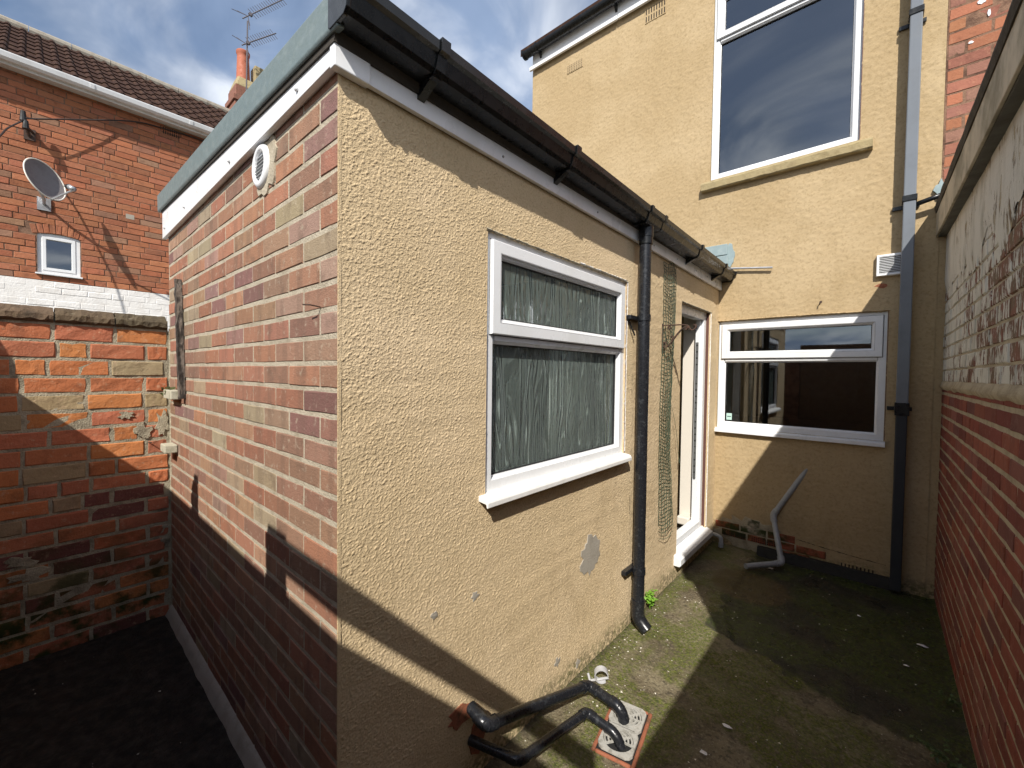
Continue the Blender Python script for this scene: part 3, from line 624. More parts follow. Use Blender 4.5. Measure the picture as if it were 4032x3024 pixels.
for k in range(nn_+1):
    x = -.165+1.19*k/nn_; e = lambda s: mn.noise((x*14, s, 0))*.004
    mb.v += [(x, L+.01, 3.292+e(1)*.3), (x, L-.052+e(2), 3.262+e(3)), (x, L-.058+e(4), 3.248+e(5)), (x, L-.055+e(6), 3.198+e(7)), (x, L-.045+e(6), 3.188+e(8)), (x, L+.01, 3.188+e(9))]
mb.f = [(k*6+j, (k+1)*6+j, (k+1)*6+(j+1) % 6, k*6+(j+1) % 6) for k in range(nn_) for j in range(6)]+[tuple(range(6)), tuple(range(nn_*6+5, nn_*6-1, -1))]
Hs.part(mb, 'stone_sill', 'stone')
Hs.part(strip(MAIN, [(0, 2.006), (.35, 2.009), (.75, 2.010), (1.15, 2.004)], .014, .007, 21, .7, dep=.02), 'mortar_bead', 'main_render')
Hs.part(MB(MAIN).box(1.1432, 1.147, -.03, .0015, 1.06, 2.0), 'red_seal', 'redseal')
Hs.part(MB(MAIN).box(.9452, .950, -.03, .0015, 3.3, 4.95), 'red_seal', 'redseal')
def air_brick(u0, u1, w0, w1, nx, nz, slot):
    p = Hs.part(MB(MAIN).box(u0, u1, -.01, .0058, w0, w1), 'air_brick', 'main_render', bev=.002)
    du, dw = (u1-u0)/nx, (w1-w0)/nz
    mb = MB(MAIN)
    for i in range(nx):
        for j in range(nz): mb.box(u0+du*(i+.3), u0+du*(i+.7), .003, .0066, w0+dw*(j+(.12 if slot else .25)), w0+dw*(j+(.88 if slot else .75)))
    Hs.part(mb, 'vent_holes', 'hole', p)
air_brick(-1.685, -1.480, 4.955, 5.047, 9, 5, False); air_brick(-.755, -.545, 5.03, 5.175, 8, 2, True); air_brick(.915, 1.12, .03, .095, 9, 1, True)
# patch of fallen render low down by the door
Hs.part(blob(MAIN, .31, .13, .30, .14, .004, 40, 77, .18), 'render_loss', 'mortar_grey')
rp = random.Random(5)
for row in range(4):
    u = .015+.09*(row % 2)*.6
    while u < (.60, .64, .50, .34)[row]:
        l = rp.choice([.205, .205, .10, .15]); w = .045+row*.066; c = rp.choice([(.34, .10, .05), (.30, .085, .045), (.26, .08, .045), (.38, .13, .06)])
        if row > 1 and rp.random() < .35: c = (.38, .33, .25)
        if not (row == 0 and u < .16) and rp.random() < .9:
            me = brick_mesh(l-.012, .056, 'old_brick', 'rough', rp.randrange(4)); o = bpy.data.objects.new('brick', me); COL.objects.link(o); o.parent = Hs.o
            o.location = (u+l/2, -.009-rp.random()*.004, w); o.rotation_euler = (0, rp.uniform(-.04, .04), 0); o.color = c+(1,)
        u += l
for (u, w) in ((.40, .111), (.17, .111)):
    mb = MB(MAIN)
    for i in range(11):
        for j in range(3): mb.box(u-.085+i*.0165, u-.085+i*.0165+.008, .012, .0165, w-.021+j*.016, w-.021+j*.016+.008)
    Hs.part(mb, 'vent_holes', 'hole')
mb = MB(); 
for k in range(41):
    x = .36+.90*k/40; e = mn.noise((x*8, 0, 0))*.006
    mb.v += [(x, L-.001, .065+e), (x, L-.03+e, .058+e), (x, L-.045+e, -.02)]
mb.f = [(k*3+j, (k+1)*3+j, (k+1)*3+j+1, k*3+j+1) for k in range(40) for j in range(2)]; Hs.part(mb, 'black_plinth', 'plinth_black')
mb = strip(MAIN, [(.5, .215), (.62, .19), (.8, .17), (1.0, .155), (1.18, .145)], .003, .0035, 31, .8); Hs.part(mb, 'crack', 'hole')
Hs.part(blob(MAIN, 1.10, 2.185, .03, .014, .003, 10, 5, .4), 'chip', 'terracotta')
# rooms behind the panes
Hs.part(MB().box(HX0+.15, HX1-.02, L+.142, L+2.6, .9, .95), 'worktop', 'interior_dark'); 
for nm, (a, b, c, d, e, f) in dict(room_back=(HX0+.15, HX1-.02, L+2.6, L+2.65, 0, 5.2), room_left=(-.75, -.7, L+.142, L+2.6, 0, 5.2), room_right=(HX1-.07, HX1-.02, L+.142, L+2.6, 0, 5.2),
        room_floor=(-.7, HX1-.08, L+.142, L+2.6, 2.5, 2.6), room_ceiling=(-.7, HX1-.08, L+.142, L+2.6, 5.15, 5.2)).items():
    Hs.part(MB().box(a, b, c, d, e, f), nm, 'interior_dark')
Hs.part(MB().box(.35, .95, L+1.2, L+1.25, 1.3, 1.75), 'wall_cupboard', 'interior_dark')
st = Hs.part(MB(MAIN).box(.073, .118, -.0515, -.0508, 1.118, 1.178), 'glass_sticker', 'sticker')
Hs.part(MB(MAIN).box(.080, .111, -.0505, -.0502, 1.145, 1.152), 'sticker_mark', 'ink', st)

# ------------------------------------------------------------------ brick house beyond on the right
Bh = Grp('adjoining_house', 'red brick house wall adjoining the ochre render at upper right', 'house', (1.39, L, 0))
bw = Bh.part(MB().box(HX1+.002, 4.2, L+.0095, L+.2, 2.73, 5.6), 'wall', 'mortar_red')
it = courses(HX1+.004, 4.2, 4.0-.0813*15, .0813, 38, .235, .009, start=lambda k: .117*(k % 2)+.03)
lay(bw, (1.39, L, 0), lambda u, d, w: (u, L+.008-d, w), 0, it, 'house_brick', 'worn', [(.36, .145, .08), (.30, .12, .08), (.27, .125, .09), (.39, .165, .085), (.25, .13, .095)], keep=300)
for x, z, a, b in ((1.54, 3.97, .020, .014), (1.575, 3.88, .007, .024), (1.50, 3.73, .012, .008)):
    Bh.part(blob(lambda u, d, w: (u, L+.004-d, w), x, z, a, b, .0, 12, int(z*10), .3), 'paint_splash', 'paper')

# ------------------------------------------------------------------ right-hand outbuilding: red brick below, flaking white paint above
R_ = Grp('outbuilding', 'lean-to outbuilding with red brick base and flaking white painted top', 'outbuilding', (W, 2, 0))
ry0, ry1 = .336, L
rw = R_.part(MB().box(W+.0032, W+.11, ry0, ry1, -.05, 2.62), 'wall', 'mortar_tan')
toU = lambda y: -y
it = courses(-ry1, -ry0, .0, .0745, 20, .225, .011, start=lambda k: (.1125 if k % 2 else 0)+.05)
it = [(q[0], q[1], q[2], q[3]-.0045) for q in it if q[1] < 1.455]
lay(rw, (W, 2, 0), RIGHT, -math.pi/2, it, 'red_brick', 'worn', [(.25, .068, .046), (.21, .058, .045), (.28, .085, .055), (.18, .068, .058), (.27, .10, .075), (.23, .07, .046)], keep=230, jd=.0004)
it = courses(-ry1, -ry0, 1.492, .0765, 13, .225, .008, start=lambda k: (.1125 if k % 2 else 0))
it = [q[:4]+((None, 'turq') if abs(-q[0]-2.2) < .06 and q[1] < 1.56 else (None,)) for q in it]
lay(rw, (W, 2, 0), lambda u, d, w: (W-.001-d, -u, w), -math.pi/2, it, 'peel_brick', 'worn', [(.6, .57, .5)], keep=170, jd=.002, name='painted_brick')
n = 70; mb = MB(); vs = []
for i in range(n+1):
    y = ry1-(ry1-ry0)*i/n; e = lambda s: mn.noise((y*6, s, 0))
    for d, w in ((-.004, 1.505), (.004+e(1)*.005, 1.490+e(2)*.008), (.014+e(3)*.006, 1.462+e(4)*.010), (.002, 1.440+e(5)*.008)): vs.append((W-d, y, w))
mb.v = vs; mb.f = [(i*4+k, (i+1)*4+k, (i+1)*4+k+1, i*4+k+1) for i in range(n) for k in range(3)]; R_.part(mb, 'mortar_ledge', 'mortar_tan', smooth=True)
mb = MB(); n = 150; vs = []                                             # thick old limewash on the upper part, ragged lower edge
for i in range(n+1):
    y = ry1-.002-(ry1-ry0-.004)*i/n; low = 2.10-(3.5-y)*.015+mn.noise((y*3.1, 0, 4))*.13+mn.noise((y*14, 3, 0))*.07
    for k in range(7):
        w = low+(2.50-low)*k/6; vs.append((W-(.0015 if k == 0 else .008+mn.noise((y*4, w*4, 7))*.003), y, w))
mb.v = vs; mb.f = [(i*7+k, (i+1)*7+k, (i+1)*7+k+1, i*7+k+1) for i in range(n) for k in range(6)]; R_.part(mb, 'limewash', 'peel_plaster', smooth=True)
for nm, mt, (xa, xb, za, zb_) in (('soffit', 'board_dark', (1.3825, 1.45, 2.478, 2.50)), ('fascia', 'board_cream', (1.370, 1.382, 2.482, 2.650))):
    mb = MB(); s = .044
    mb.add([(x, y, z-(L-y)*s*.9) for x in (xa, xb) for y in (ry0, ry1-.003) for z in (za, zb_)], [(0, 1, 3, 2), (4, 6, 7, 5), (0, 4, 5, 1), (2, 3, 7, 6), (0, 2, 6, 4), (1, 5, 7, 3)]); R_.part(mb, nm, mt, bev=.003)
mb = MB(); n = 60; vs = []
for i in range(n+1):
    y = ry1-.004-(ry1-ry0)*i/n; dz = -(L-y)*.040; e = mn.noise((y*5, 0, 0))*.006
    for x, z in ((1.39, 2.645), (1.365+e, 2.645+e), (1.358+e, 2.675), (1.362+e, 2.700+e), (1.7, 2.80), (3.6, 3.35)): vs.append((x, y, z+dz))
mb.v = vs; mb.f = [(i*6+k, (i+1)*6+k, (i+1)*6+k+1, i*6+k+1) for i in range(n) for k in range(5)]; R_.part(mb, 'roof', 'roof_felt')
R_.part(MB().box(W+.111, 3.6, ry0, ry0+.1, -.05, 2.58), 'gable_wall', 'mortar_tan')
R_.part(blob(MAIN, 1.385, 2.80, .03, .06, .02, 12, 9, .3), 'lead_flashing', 'lead')

# ------------------------------------------------------------------ garden walls
Lw = Grp('garden_wall', 'weathered orange brick garden wall with dark mossy coping on the left', 'wall', (-D, -.5, 0))
gw = Lw.part(MB().box(-D-.22, -D-.004, -1.3, .0, -.05, 1.745), 'wall_core', 'mortar_grey')
PAL_L = [(.46, .155, .065), (.44, .14, .06), (.42, .14, .075), (.48, .18, .065), (.40, .14, .075), (.44, .15, .07)]
it = []; z = 1.748; k = 0
hs_ = [.0935]*9+[.084]*12
for h in hs_:
    z -= h; zz = max(z, -.02)
    us = -.004-((.0, .105, .02, .11)[k % 4]); row = []
    if us < -.03: row.append((-.004, us))
    while us > -1.3:
        l = .238 if rnd.random() < .86 else .118; row.append((us, us-l)); us -= l
    for a, b in row:
        if a-b < .03: continue
        c = rnd.choice(PAL_L)
        if rnd.random() < .08: c = (.32, .24, .14)
        if z < .75 and rnd.random() < .25: c = (.16, .06, .05)
        if z < .8 and rnd.random() < .04: c = (.42, .37, .28)
        it.append(((a+b)/2, z+h/2, a-b-.013, h-.013, c))
    k += 1
lay(gw, (-D, -.5, 0), LEFT, math.pi/2, it, 'old_brick', 'rough', PAL_L, keep=300, jd=.003)
Lw.part(MB().box(-D-.215, -D-.004, -1.3, -.006, 1.7455, 1.806), 'coping_bed', 'mortar_grey')
for i in range(6):                                                     # bullnosed coping bricks
    u1_ = -.012-i*.232; u0_ = u1_-.226; r = random.Random(i); mb = MB(); nn_ = 14
    for q in range(nn_+1):
        y = u0_+(u1_-u0_)*q/nn_; e = lambda s: mn.noise((y*26, s, i))*.011
        mb.v += [(-D+.004+e(1), y, 1.752), (-D+.022+e(2)+r.uniform(-.004, .004), y, 1.765+e(3)), (-D+.018+e(4), y, 1.792+e(5)), (-D-.006+e(6), y, 1.812+e(7)), (-D-.05, y, 1.835+e(8)*.5), (-D-.20, y, 1.84), (-D-.22, y, 1.752)]
    mb.f = [(q*7+j, (q+1)*7+j, (q+1)*7+(j+1) % 7, q*7+(j+1) % 7) for q in range(nn_) for j in range(7)]+[tuple(range(7)), tuple(range(nn_*7+6, nn_*7-1, -1))]
    o = Lw.part(mb, 'coping_brick', 'coping'); o.color = rnd.choice([(.10, .07, .042), (.12, .08, .05), (.085, .066, .04)])+(1,)
for u, w, a, b, s in ((-.20, 1.245, .030, .022, 1), (-.13, 1.15, .035, .04, 2), (-.035, 1.19, .028, .07, 3), (-.60, .52, .05, .03, 4), (-.57, .44, .06, .03, 5), (-.03, .55, .016, .014, 7), (-.03, .47, .022, .018, 8)):
    Lw.part(blob(LEFT, u, w, a, b, .0042, 18, s, .45, -.006), 'mortar_smear', 'mortar_grey')
nl = Lw.part(MB().tube([(-D, -.10, 1.075), (-D+.05, -.095, 1.08)], .003, 6), 'nail', 'iron')
# rear wall with a taller pier and a timber gate (behind the photographer; they throw the shadows on the brick gable)
Rw = Grp('rear_wall', 'brick rear boundary wall with corner pier behind the camera', 'wall', (-1, -1.08, 0))
Rw.part(MB().box(-D-.2, .07, -1.13, -1.02, -.05, 1.82), 'wall_core', 'mortar_red')
Rw.part(MB().prism([(-D-.2, -.05), (-1.93, -.05), (-1.93, 1.93), (-1.945, 2.0), (-1.98, 2.05), (-2.06, 2.08), (-D-.2, 2.09)], -1.15, -1.018, 1), 'pier', 'mortar_red')
Rw.part(MB().box(-.995, -.915, -1.14, -1.03, 1.0, 2.03), 'post', 'gate_wood')
Rs = Grp('side_wall', 'brick side boundary wall beside the camera', 'wall', (1.5, -.3, 0))
Rs.part(MB().box(W+.006, W+.11, -1.13, .33, -.05, 1.82), 'wall_core', 'mortar_red')
Gt = Grp('yard_gate', 'timber yard gate behind the camera', 'gate', (.75, -1.08, 0))
for i in range(9): Gt.part(MB().box(.24+i*.132, .24+i*.132+.1315, -1.085, -1.070, .04, 1.872), 'board', 'gate_wood')
Gt.part(MB().box(.075, .2395, -1.10, -1.055, -.02, 2.055), 'post', 'gate_wood'); Gt.part(MB().box(.240, 1.43, -1.085, -1.070, 1.950, 2.055), 'head_rail', 'gate_wood')

# ------------------------------------------------------------------ house across the back
N_ = Grp('terrace_house', 'orange brick terrace house with brown tiled roof beyond the garden wall', 'house', (NX, 0, 0))
WN = (-.505, -.122, 2.725, 3.245)
nw = N_.part(holed(NEIG, -3.2, 6, -.05, 5.2, [WN], .2), 'wall', 'mortar_red')
for o_ in (nw,): o_.location = (-.005, 0, 0)
PAL_N = [(.355, .13, .065), (.33, .118, .06), (.365, .14, .07), (.30, .12, .065), (.385, .152, .078), (.34, .128, .07)]
it = courses(-3.2, 6, 2.63-.0803*9, .0803, 41, .238, .008, start=lambda k: .119*(k % 2)+.07*((k*7) % 3), lens=lambda k: .5 if rnd.random() < .12 else 1)
o2 = []
for u, w, l, h in it:
    a, b = u-l/2, u+l/2
    arch = w > 3.23 and w < 3.37 and -.545 < u < -.085
    if arch: continue
    if WN[2]-.02 < w < WN[3]+.03 and b > WN[0]-.012 and a < WN[1]+.012:
        if a < WN[0]-.03: b = WN[0]-.012
        elif b > WN[1]+.03: a = WN[1]+.012
        else: continue
        if b-a < .03: continue
    c = None; mt = 'house_brick'
    if w < 2.63: mt = 'white_brick'; c = (.8, .78, .75)
    elif rnd.random() < .13: c = rnd.choice([(.27, .14, .09), (.29, .16, .10), (.31, .14, .085)])
    o2.append(((a+b)/2, w, b-a, h, c, mt))
vis = []
for q in o2:                                                            # hidden behind the extension or the garden wall?
    p = proj(NEIG(q[0], 0, q[1])); vis.append(bool(p and -40 < p[0] < 830 and p[1] < 1290 and not (p[0] > 640 and p[1] > 800)))
lay(nw, (NX-.005, 0, 0), NEIG, math.pi/2, [q for q, v in zip(o2, vis) if v], 'house_brick', 'worn', PAL_N, keep=300, jd=.003)
white_rest = [q for q, v in zip(o2, vis) if not v and q[1] < 2.63]
lay(nw, (NX-.005, 0, 0), NEIG, math.pi/2, [q[:5]+('white_brick',) for q in white_rest], 'white_brick', 'worn', [(.8, .78, .75)], keep=0)
lay(nw, (NX-.005, 0, 0), NEIG, math.pi/2, [q for q, v in zip(o2, vis) if not v and q[1] >= 2.63], 'house_brick', 'worn', PAL_N, keep=0)
N_.part(MB().box(NX-.03, NX-.0022, -3.2, 6, 0, 2.63), 'white_band', 'white_brick')
for i in range(9):                                                      # arch of bricks on edge
    u = -.53+i*(.433/8)+.0; t_ = (i-4)/4; me = brick_mesh(.050, .115, 'house_brick', 'worn', i % 4); o = bpy.data.objects.new('arch_brick', me); COL.objects.link(o); o.parent = nw
    o.location = (.006, u, 3.305-.028*t_*t_); o.rotation_euler = Matrix.Rotation(math.pi/2, 3, 'Z').to_euler(); o.rotation_euler.x = 0
    o.matrix_local = Matrix.Translation((.006, u, 3.305-.030*t_*t_)) @ Matrix.Rotation(math.pi/2, 4, 'Z') @ Matrix.Rotation(t_*.22, 4, 'Y'); o.color = rnd.choice(PAL_N)+(1,)
mb = MB(NEIG); mb.frame(WN[0], WN[1], WN[2], WN[3], [(0, -.07), (0, -.025), (.04, -.025), (.045, -.018), (.075, -.018), (.08, -.03), (.08, -.06)])
w_ = N_.part(mb, 'window', 'upvc'); N_.part(MB(NEIG).box(WN[0]+.06, WN[1]-.06, -.05, -.045, WN[2]+.06, WN[3]-.06), 'pane', 'glass', w_)
N_.part(MB(NEIG).box(WN[0]-.02, WN[1]+.02, -.05, .035, WN[2]-.022, WN[2]-.002), 'window_sill', 'upvc', bev=.004)
N_.part(MB(NEIG).box(-.8, .2, -.7, -.65, 2.4, 3.5), 'room', 'interior')
N_.part(MB(NEIG).box(.335, .425, -.02, .002, 3.645, 3.71), 'stone_plug', 'cement'); 
mb = MB(NEIG)
for i in range(8):
    for j in range(2): mb.box(.755+i*.026, .767+i*.026, .0, .006, 5.02+j*.052, 5.062+j*.052)
N_.part(mb, 'vent_holes', 'hole')
N_.part(MB(NEIG).box(-3.3, 6.1, .002, .13, 5.145, 5.16), 'soffit', 'fascia_white'); N_.part(MB(NEIG).box(-3.3, 6.1, .131, .145, 5.135, 5.25), 'fascia', 'fascia_white')
# tiled slope
ea = Vector((NX+.2, 0, 5.245)); rg = Vector((NX-2.0, 0, 6.735)); sl_ = rg-ea; sa = math.atan2(sl_.z, -sl_.x); SL = sl_.length
rf = N_.part(MB().add([(ea.x, -3.3, ea.z-.02), (ea.x, 6.1, ea.z-.02), (rg.x, 6.1, rg.z-.02), (rg.x, -3.3, rg.z-.02)], [(0, 1, 2, 3)]), 'roof', 'tile')
N_.part(MB().add([(2*rg.x-ea.x, -3.3, ea.z), (2*rg.x-ea.x, 6.1, ea.z), (rg.x, 6.1, rg.z-.02), (rg.x, -3.3, rg.z-.02)], [(0, 1, 2, 3)]), 'rear_slope', 'tile')
tw, tg = .30, .33
def tile_mesh():
    xs = [i/16 for i in range(17)]; vs = []; fs = []
    hz = lambda t: .026*max(0, math.cos((t % .5)*4*math.pi))**.8 if True else 0
    for y, up in ((0, .018), (tg+.06, .0)):
        for t in xs: vs.append((t*tw-tw/2, y, up+hz(t)))
    for t in xs: vs.append((t*tw-tw/2, 0, -.004))
    for i in range(16): fs += [(i, i+1, 17+i+1, 17+i), (34+i, 34+i+1, i+1, i)]
    me = bpy.data.meshes.new('tile'); me.from_pydata(vs, [], fs); me.materials.append(MT['tile']); return me
tm = tile_mesh(); rv = []; rff = []
Mr = Matrix((Vector((0, 1, 0)), Vector((-math.cos(sa), 0, math.sin(sa))), Vector((math.sin(sa), 0, math.cos(sa))))).transposed().to_4x4()
for r in range(8):
    for c in range(31):
        y = -3.15+c*tw; p = ea+sl_*(r*tg/SL); p = Vector((p.x, y, p.z)); q = proj(p)
        M = Matrix.Translation(p-N_.l) @ Mr @ Matrix.Rotation(rnd.uniform(-.006, .006), 4, 'Z')
        if q and -80 < q[0] < 900 and q[1] > -50:
            o = bpy.data.objects.new('roof_tile', tm); COL.objects.link(o); o.parent = rf; o.matrix_local = M
        else: b = len(rv); rv += [M @ v.co for v in tm.vertices]; rff += [tuple(b+k for k in f.vertices) for f in tm.polygons]
me = bpy.data.meshes.new('far_tiles'); me.from_pydata(rv, [], rff); me.materials.append(MT['tile']); o = bpy.data.objects.new('far_tiles', me); COL.objects.link(o); o.parent = rf; o['kind'] = 'stuff'
for i in range(20):
    y = -3.3+i*.46; mb = MB().tube([(rg.x, y, rg.z-.005), (rg.x, y+.452, rg.z-.005)], .085, 12); q = proj((rg.x, y+.2, rg.z))
    if y < 3.2: N_.part(mb, 'ridge_tile', 'ridge', rf)
# chimney
Ch = Grp('chimney_stack', 'red brick chimney stack with one orange clay pot beyond the roof trim', 'chimney', (NX-2, 2.6, 6.6))
def stack(z0, z1, y0, y1, hx): return MB().box(NX-2-hx, NX-2+hx, y0, y1, z0, z1)
MT['stack'] = plain('stack', (.24, .10, .065), (.12, .075, .05), 14, .9, .8, 40)
mb = stack(5.9, 6.93, 2.16, 3.1, .26); mb.box(NX-2-.29, NX-2+.29, 2.13, 3.13, 6.93, 7.04); mb.box(NX-2-.25, NX-2+.25, 2.18, 3.08, 7.04, 7.26); Ch.part(mb, 'brickwork', 'stack', bev=.01)
mb = MB().add([(NX-2+sx*.25, y, 7.26) for sx in (-1, 1) for y in (2.18, 3.08)]+[(NX-2+sx*.12, y, 7.52) for sx in (-1, 1) for y in (2.26, 2.95)], [(0, 1, 3, 2), (4, 6, 7, 5), (0, 4, 5, 1), (2, 3, 7, 6), (0, 2, 6, 4), (1, 5, 7, 3)]); Ch.part(mb, 'flaunching', 'stone', bev=.03)
mb = MB(); mb.tube([(NX-2, 2.385, z) for z in (7.50, 7.6, 7.95, 8.02, 8.04, 8.09, 8.10)]+[(NX-2, 2.385, 8.10), (NX-2, 2.385, 7.8)], [.122, .120, .108, .108, .122, .124, .116, .09, .09], 20); Ch.part(mb, 'chimney_pot', 'pot', smooth=True, auto=True)
Ch.part(MB().box(NX-2-.14, NX-2+.14, 2.56, 2.86, 7.45, 7.88), 'pot_base', 'stone', bev=.02)
# television aerial
Ae = Grp('television_aerial', 'twin comb-shaped television aerial on a mast above the chimney', 'aerial', (NX-1.68, 2.45, 7.3))
Ae.part(MB().tube([(NX-1.68, 2.345, 7.0), (NX-1.68, 2.375, 8.56)], .014, 8), 'mast', 'aerial')
for (sa_, sb_, n_) in (((2.286, 8.553), (3.048, 9.395), 15), ((2.27, 8.02), (2.871, 8.566), 12)):
    a = Vector((NX-1.68, sa_[0], sa_[1])); b = Vector((NX-1.58, sb_[0], sb_[1])); d = (b-a).normalized(); ln = (b-a).length
    bm_ = Ae.part(MB().tube([a, b], .011, 6), 'boom', 'aerial'); side = Vector((.25, d.z*.9, -d.y)).normalized()
    for i in range(n_):
        p = a+d*ln*(.22+i*.77/n_); Ae.part(MB().tube([p-side*.105, p+side*.105], .0055, 5), 'element', 'aerial', bm_)
    for s_ in (-1, 1):
        for q_ in (.10, .16): Ae.part(MB().tube([a+d*ln*.12, a+d*ln*(.12-q_)+side*s_*(.05+q_)], .006, 5), 'reflector', 'aerial', bm_)
    Ae.part(MB().tube([a+d*ln*.18-side*.03, a+d*ln*.18+side*.03], .03, 8), 'junction_box', 'aerial', bm_)
# satellite dish on the far wall
Di = Grp('satellite_dish', 'grey oval satellite dish bracketed to the orange brick house', 'satellite dish', (NX, -.42, 3.7))
dn = Vector((.70, .60, .30)).normalized(); dx = Vector((0, 0, 1)).cross(dn).normalized(); dy = dn.cross(dx); dc = Vector((NX+.40, -.43, 3.80))
a_, b_ = .215, .245; mb = MB(); vs = [dc-dn*.05]; fs = []; nr, ns = 6, 36
for i in range(1, nr+1):
    for j in range(ns):
        t_ = 2*math.pi*j/ns; r = i/nr; vs.append(dc+dx*(a_*r*math.cos(t_))+dy*(b_*r*math.sin(t_))-dn*(.05*(1-r*r)))
fs += [(0, 1+j, 1+(j+1) % ns) for j in range(ns)]+[(1+(i-1)*ns+j, 1+(i-1)*ns+(j+1) % ns, 1+i*ns+(j+1) % ns, 1+i*ns+j) for i in range(1, nr) for j in range(ns)]
Di.part(mb.add(vs, fs), 'reflector', 'dish', smooth=True)
Di.part(MB().tube([dc+dx*(a_*math.cos(2*math.pi*j/48))+dy*(b_*math.sin(2*math.pi*j/48)) for j in range(49)], .008, 6), 'rim', 'dish_rim', smooth=True)
lnb = dc+dn*.30-dy*.19; Di.part(MB().tube([dc-dy*.25-dn*.01, lnb-dy*.03], .010, 8), 'feed_arm', 'alu'); Di.part(MB().tube([lnb-dy*.03, lnb-dn*.05+dy*.02], .03, 10), 'receiver', 'alu', smooth=True)
Di.part(MB().tube([lnb-dn*.05+dy*.02, lnb-dn*.075+dy*.03], [.034, .028], 10), 'receiver_cap', 'seal')
Di.part(MB().tube([dc-dn*.05, dc-dn*.12, Vector((NX+.15, -.44, 3.62)), Vector((NX+.02, -.44, 3.60))], .016, 8), 'wall_arm', 'alu'); Di.part(MB(NEIG).box(-.50, -.38, .0, .02, 3.52, 3.68), 'wall_plate', 'alu')
# old cable bracket and overhead wires
Br = Grp('cable_bracket', 'rusty black cable bracket high on the orange brick wall', 'bracket', (NX, -.55, 4.45))
Br.part(MB().box(NX+.0, NX+.02, -.60, -.50, 4.36, 4.5), 'plate', 'iron'); Br.part(MB().tube([(NX+.01, -.55, 4.40), (NX+.16, -.60, 4.56)], .018, 8), 'arm', 'iron'); Br.part(MB().tube([(NX+.01, -.52, 4.46), (NX+.17, -.58, 4.47)], .014, 8), 'arm', 'iron')
Br.part(MB().tube([(NX+.16, -.60, 4.52), (NX+.16, -.60, 4.64)], [.032, .022], 10), 'insulator', 'seal'); Br.part(MB().tube([(NX+.17, -.58, 4.43), (NX+.17, -.58, 4.53)], [.032, .022], 10), 'insulator', 'seal')
def curve_pts(pts, n=8):
    P = [Vector(p) for p in pts]; out = []
    for i in range(len(P)-1):
        p0, p1, p2, p3 = P[max(0, i-1)], P[i], P[i+1], P[min(len(P)-1, i+2)]
        for k in range(n):
            t = k/n; out.append(.5*((2*p1)+(p2-p0)*t+(2*p0-5*p1+4*p2-p3)*t*t+(3*p1-p0-3*p2+p3)*t**3))
    return out+[P[-1]]
tag(MB().tube(curve_pts([(-6.83, -.60, 4.56), (-6.83, -.521, 4.577), (-6.88, -.148, 4.757), (-6.97, .409, 5.021), (-6.975, .747, 5.078), (-6.975, 1.243, 5.10), (-6.975, 2.5, 5.10)]), .009, 6).build('overhead_cable', 'cable'), 'black cable running right along the eaves from the wall bracket', 'cable', 'cables on the terrace house')
tag(MB().tube(curve_pts([(-6.83, -.60, 4.52), (-6.75, -.722, 4.344), (-6.6, -.776, 4.178), (-6.3, -.95, 3.75), (-5.8, -1.6, 3.2)]), .009, 6).build('overhead_cable', 'cable'), 'black cable dropping left from the wall bracket', 'cable', 'cables on the terrace house')
Gn = Grp('white_gutter', 'white plastic gutter along the eaves of the orange brick house', 'gutter', (NX+.2, 0, 5.2))
pf = [(.146, 5.165), (.205, 5.160), (.235, 5.185), (.250, 5.235), (.250, 5.245), (.240, 5.245), (.226, 5.19), (.20, 5.172), (.150, 5.175)]
Gn.part(MB().prism([(NX+p[0], p[1]) for p in pf], -3.3, 6.1, 1), 'trough', 'fascia_white')
for y in (-1.1, -.0, 1.05, 2.0): Gn.part(MB().prism([(NX+p[0]*1.0+(.004 if p[0] > .2 else 0), p[1]-.004) for p in pf[:5]]+[(NX+.2, 5.25), (NX+.148, 5.25)], y-.02, y+.02, 1), 'bracket', 'fascia_white')
# ------------------------------------------------------------------ gutters and downpipes of the near house
Gu = Grp('black_gutter', 'black square gutter along the extension roof edge', 'gutter', (.1, 1.7, 2.4))
gpf = [(.024, .004), (.030, 0), (.100, 0), (.112, .010), (.122, .045), (.136, .050), (.138, .074), (.131, .076), (.127, .056), (.114, .050), (.104, .012), (.030, .008), (.028, .07), (.024, .07)]
def gseg(y0, y1, z0, z1, k=0.0):
    n = len(gpf); P = [(.080+(a-.080)*(1+k), b-k*.05) for a, b in gpf]
    return MB().add([(a, y0, z0+b) for a, b in P]+[(a, y1, z1+b) for a, b in P], [tuple(range(n)), tuple(range(2*n-1, n-1, -1))]+[(i, (i+1) % n, n+(i+1) % n, n+i) for i in range(n)])
gz = lambda y: 2.388-(y+.03)*.0105
Gu.part(gseg(-.030, 3.512, gz(-.03), gz(3.512)), 'trough', 'gutter_black')
out_ = [(.020, .0), (.030, -.006), (.102, -.006), (.116, .006), (.126, .045), (.142, .048), (.144, .080), (.020, .080)]
for y0, y1 in ((-.042, -.0305), (3.5125, 3.524)):
    Gu.part(MB().prism([(a, gz(y0)+b) for a, b in out_], y0, y1, 1), 'end_cap', 'gutter_black', bev=.002)
o8 = [(.020, .074), (.020, .0), (.028, -.007), (.102, -.007), (.117, .006), (.127, .044), (.143, .047), (.145, .082), (.129, .082), (.129, .078), (.141, .078), (.139, .049), (.123, .046), (.113, .009), (.101, -.003), (.029, -.003), (.024, .074)]
for y in (.245, .955, 2.60, 3.22):
    b = Gu.part(MB().prism([(a, gz(y)+b_) for a, b_ in o8], y-.016, y+.016, 1), 'bracket', 'gutter_black')
    Gu.part(MB().prism([(.0225, gz(y)-.007), (.085, gz(y)-.0072), (.0225, gz(y)-.040)], y-.013, y+.013, 1), 'bracket_arm', 'gutter_black', b)
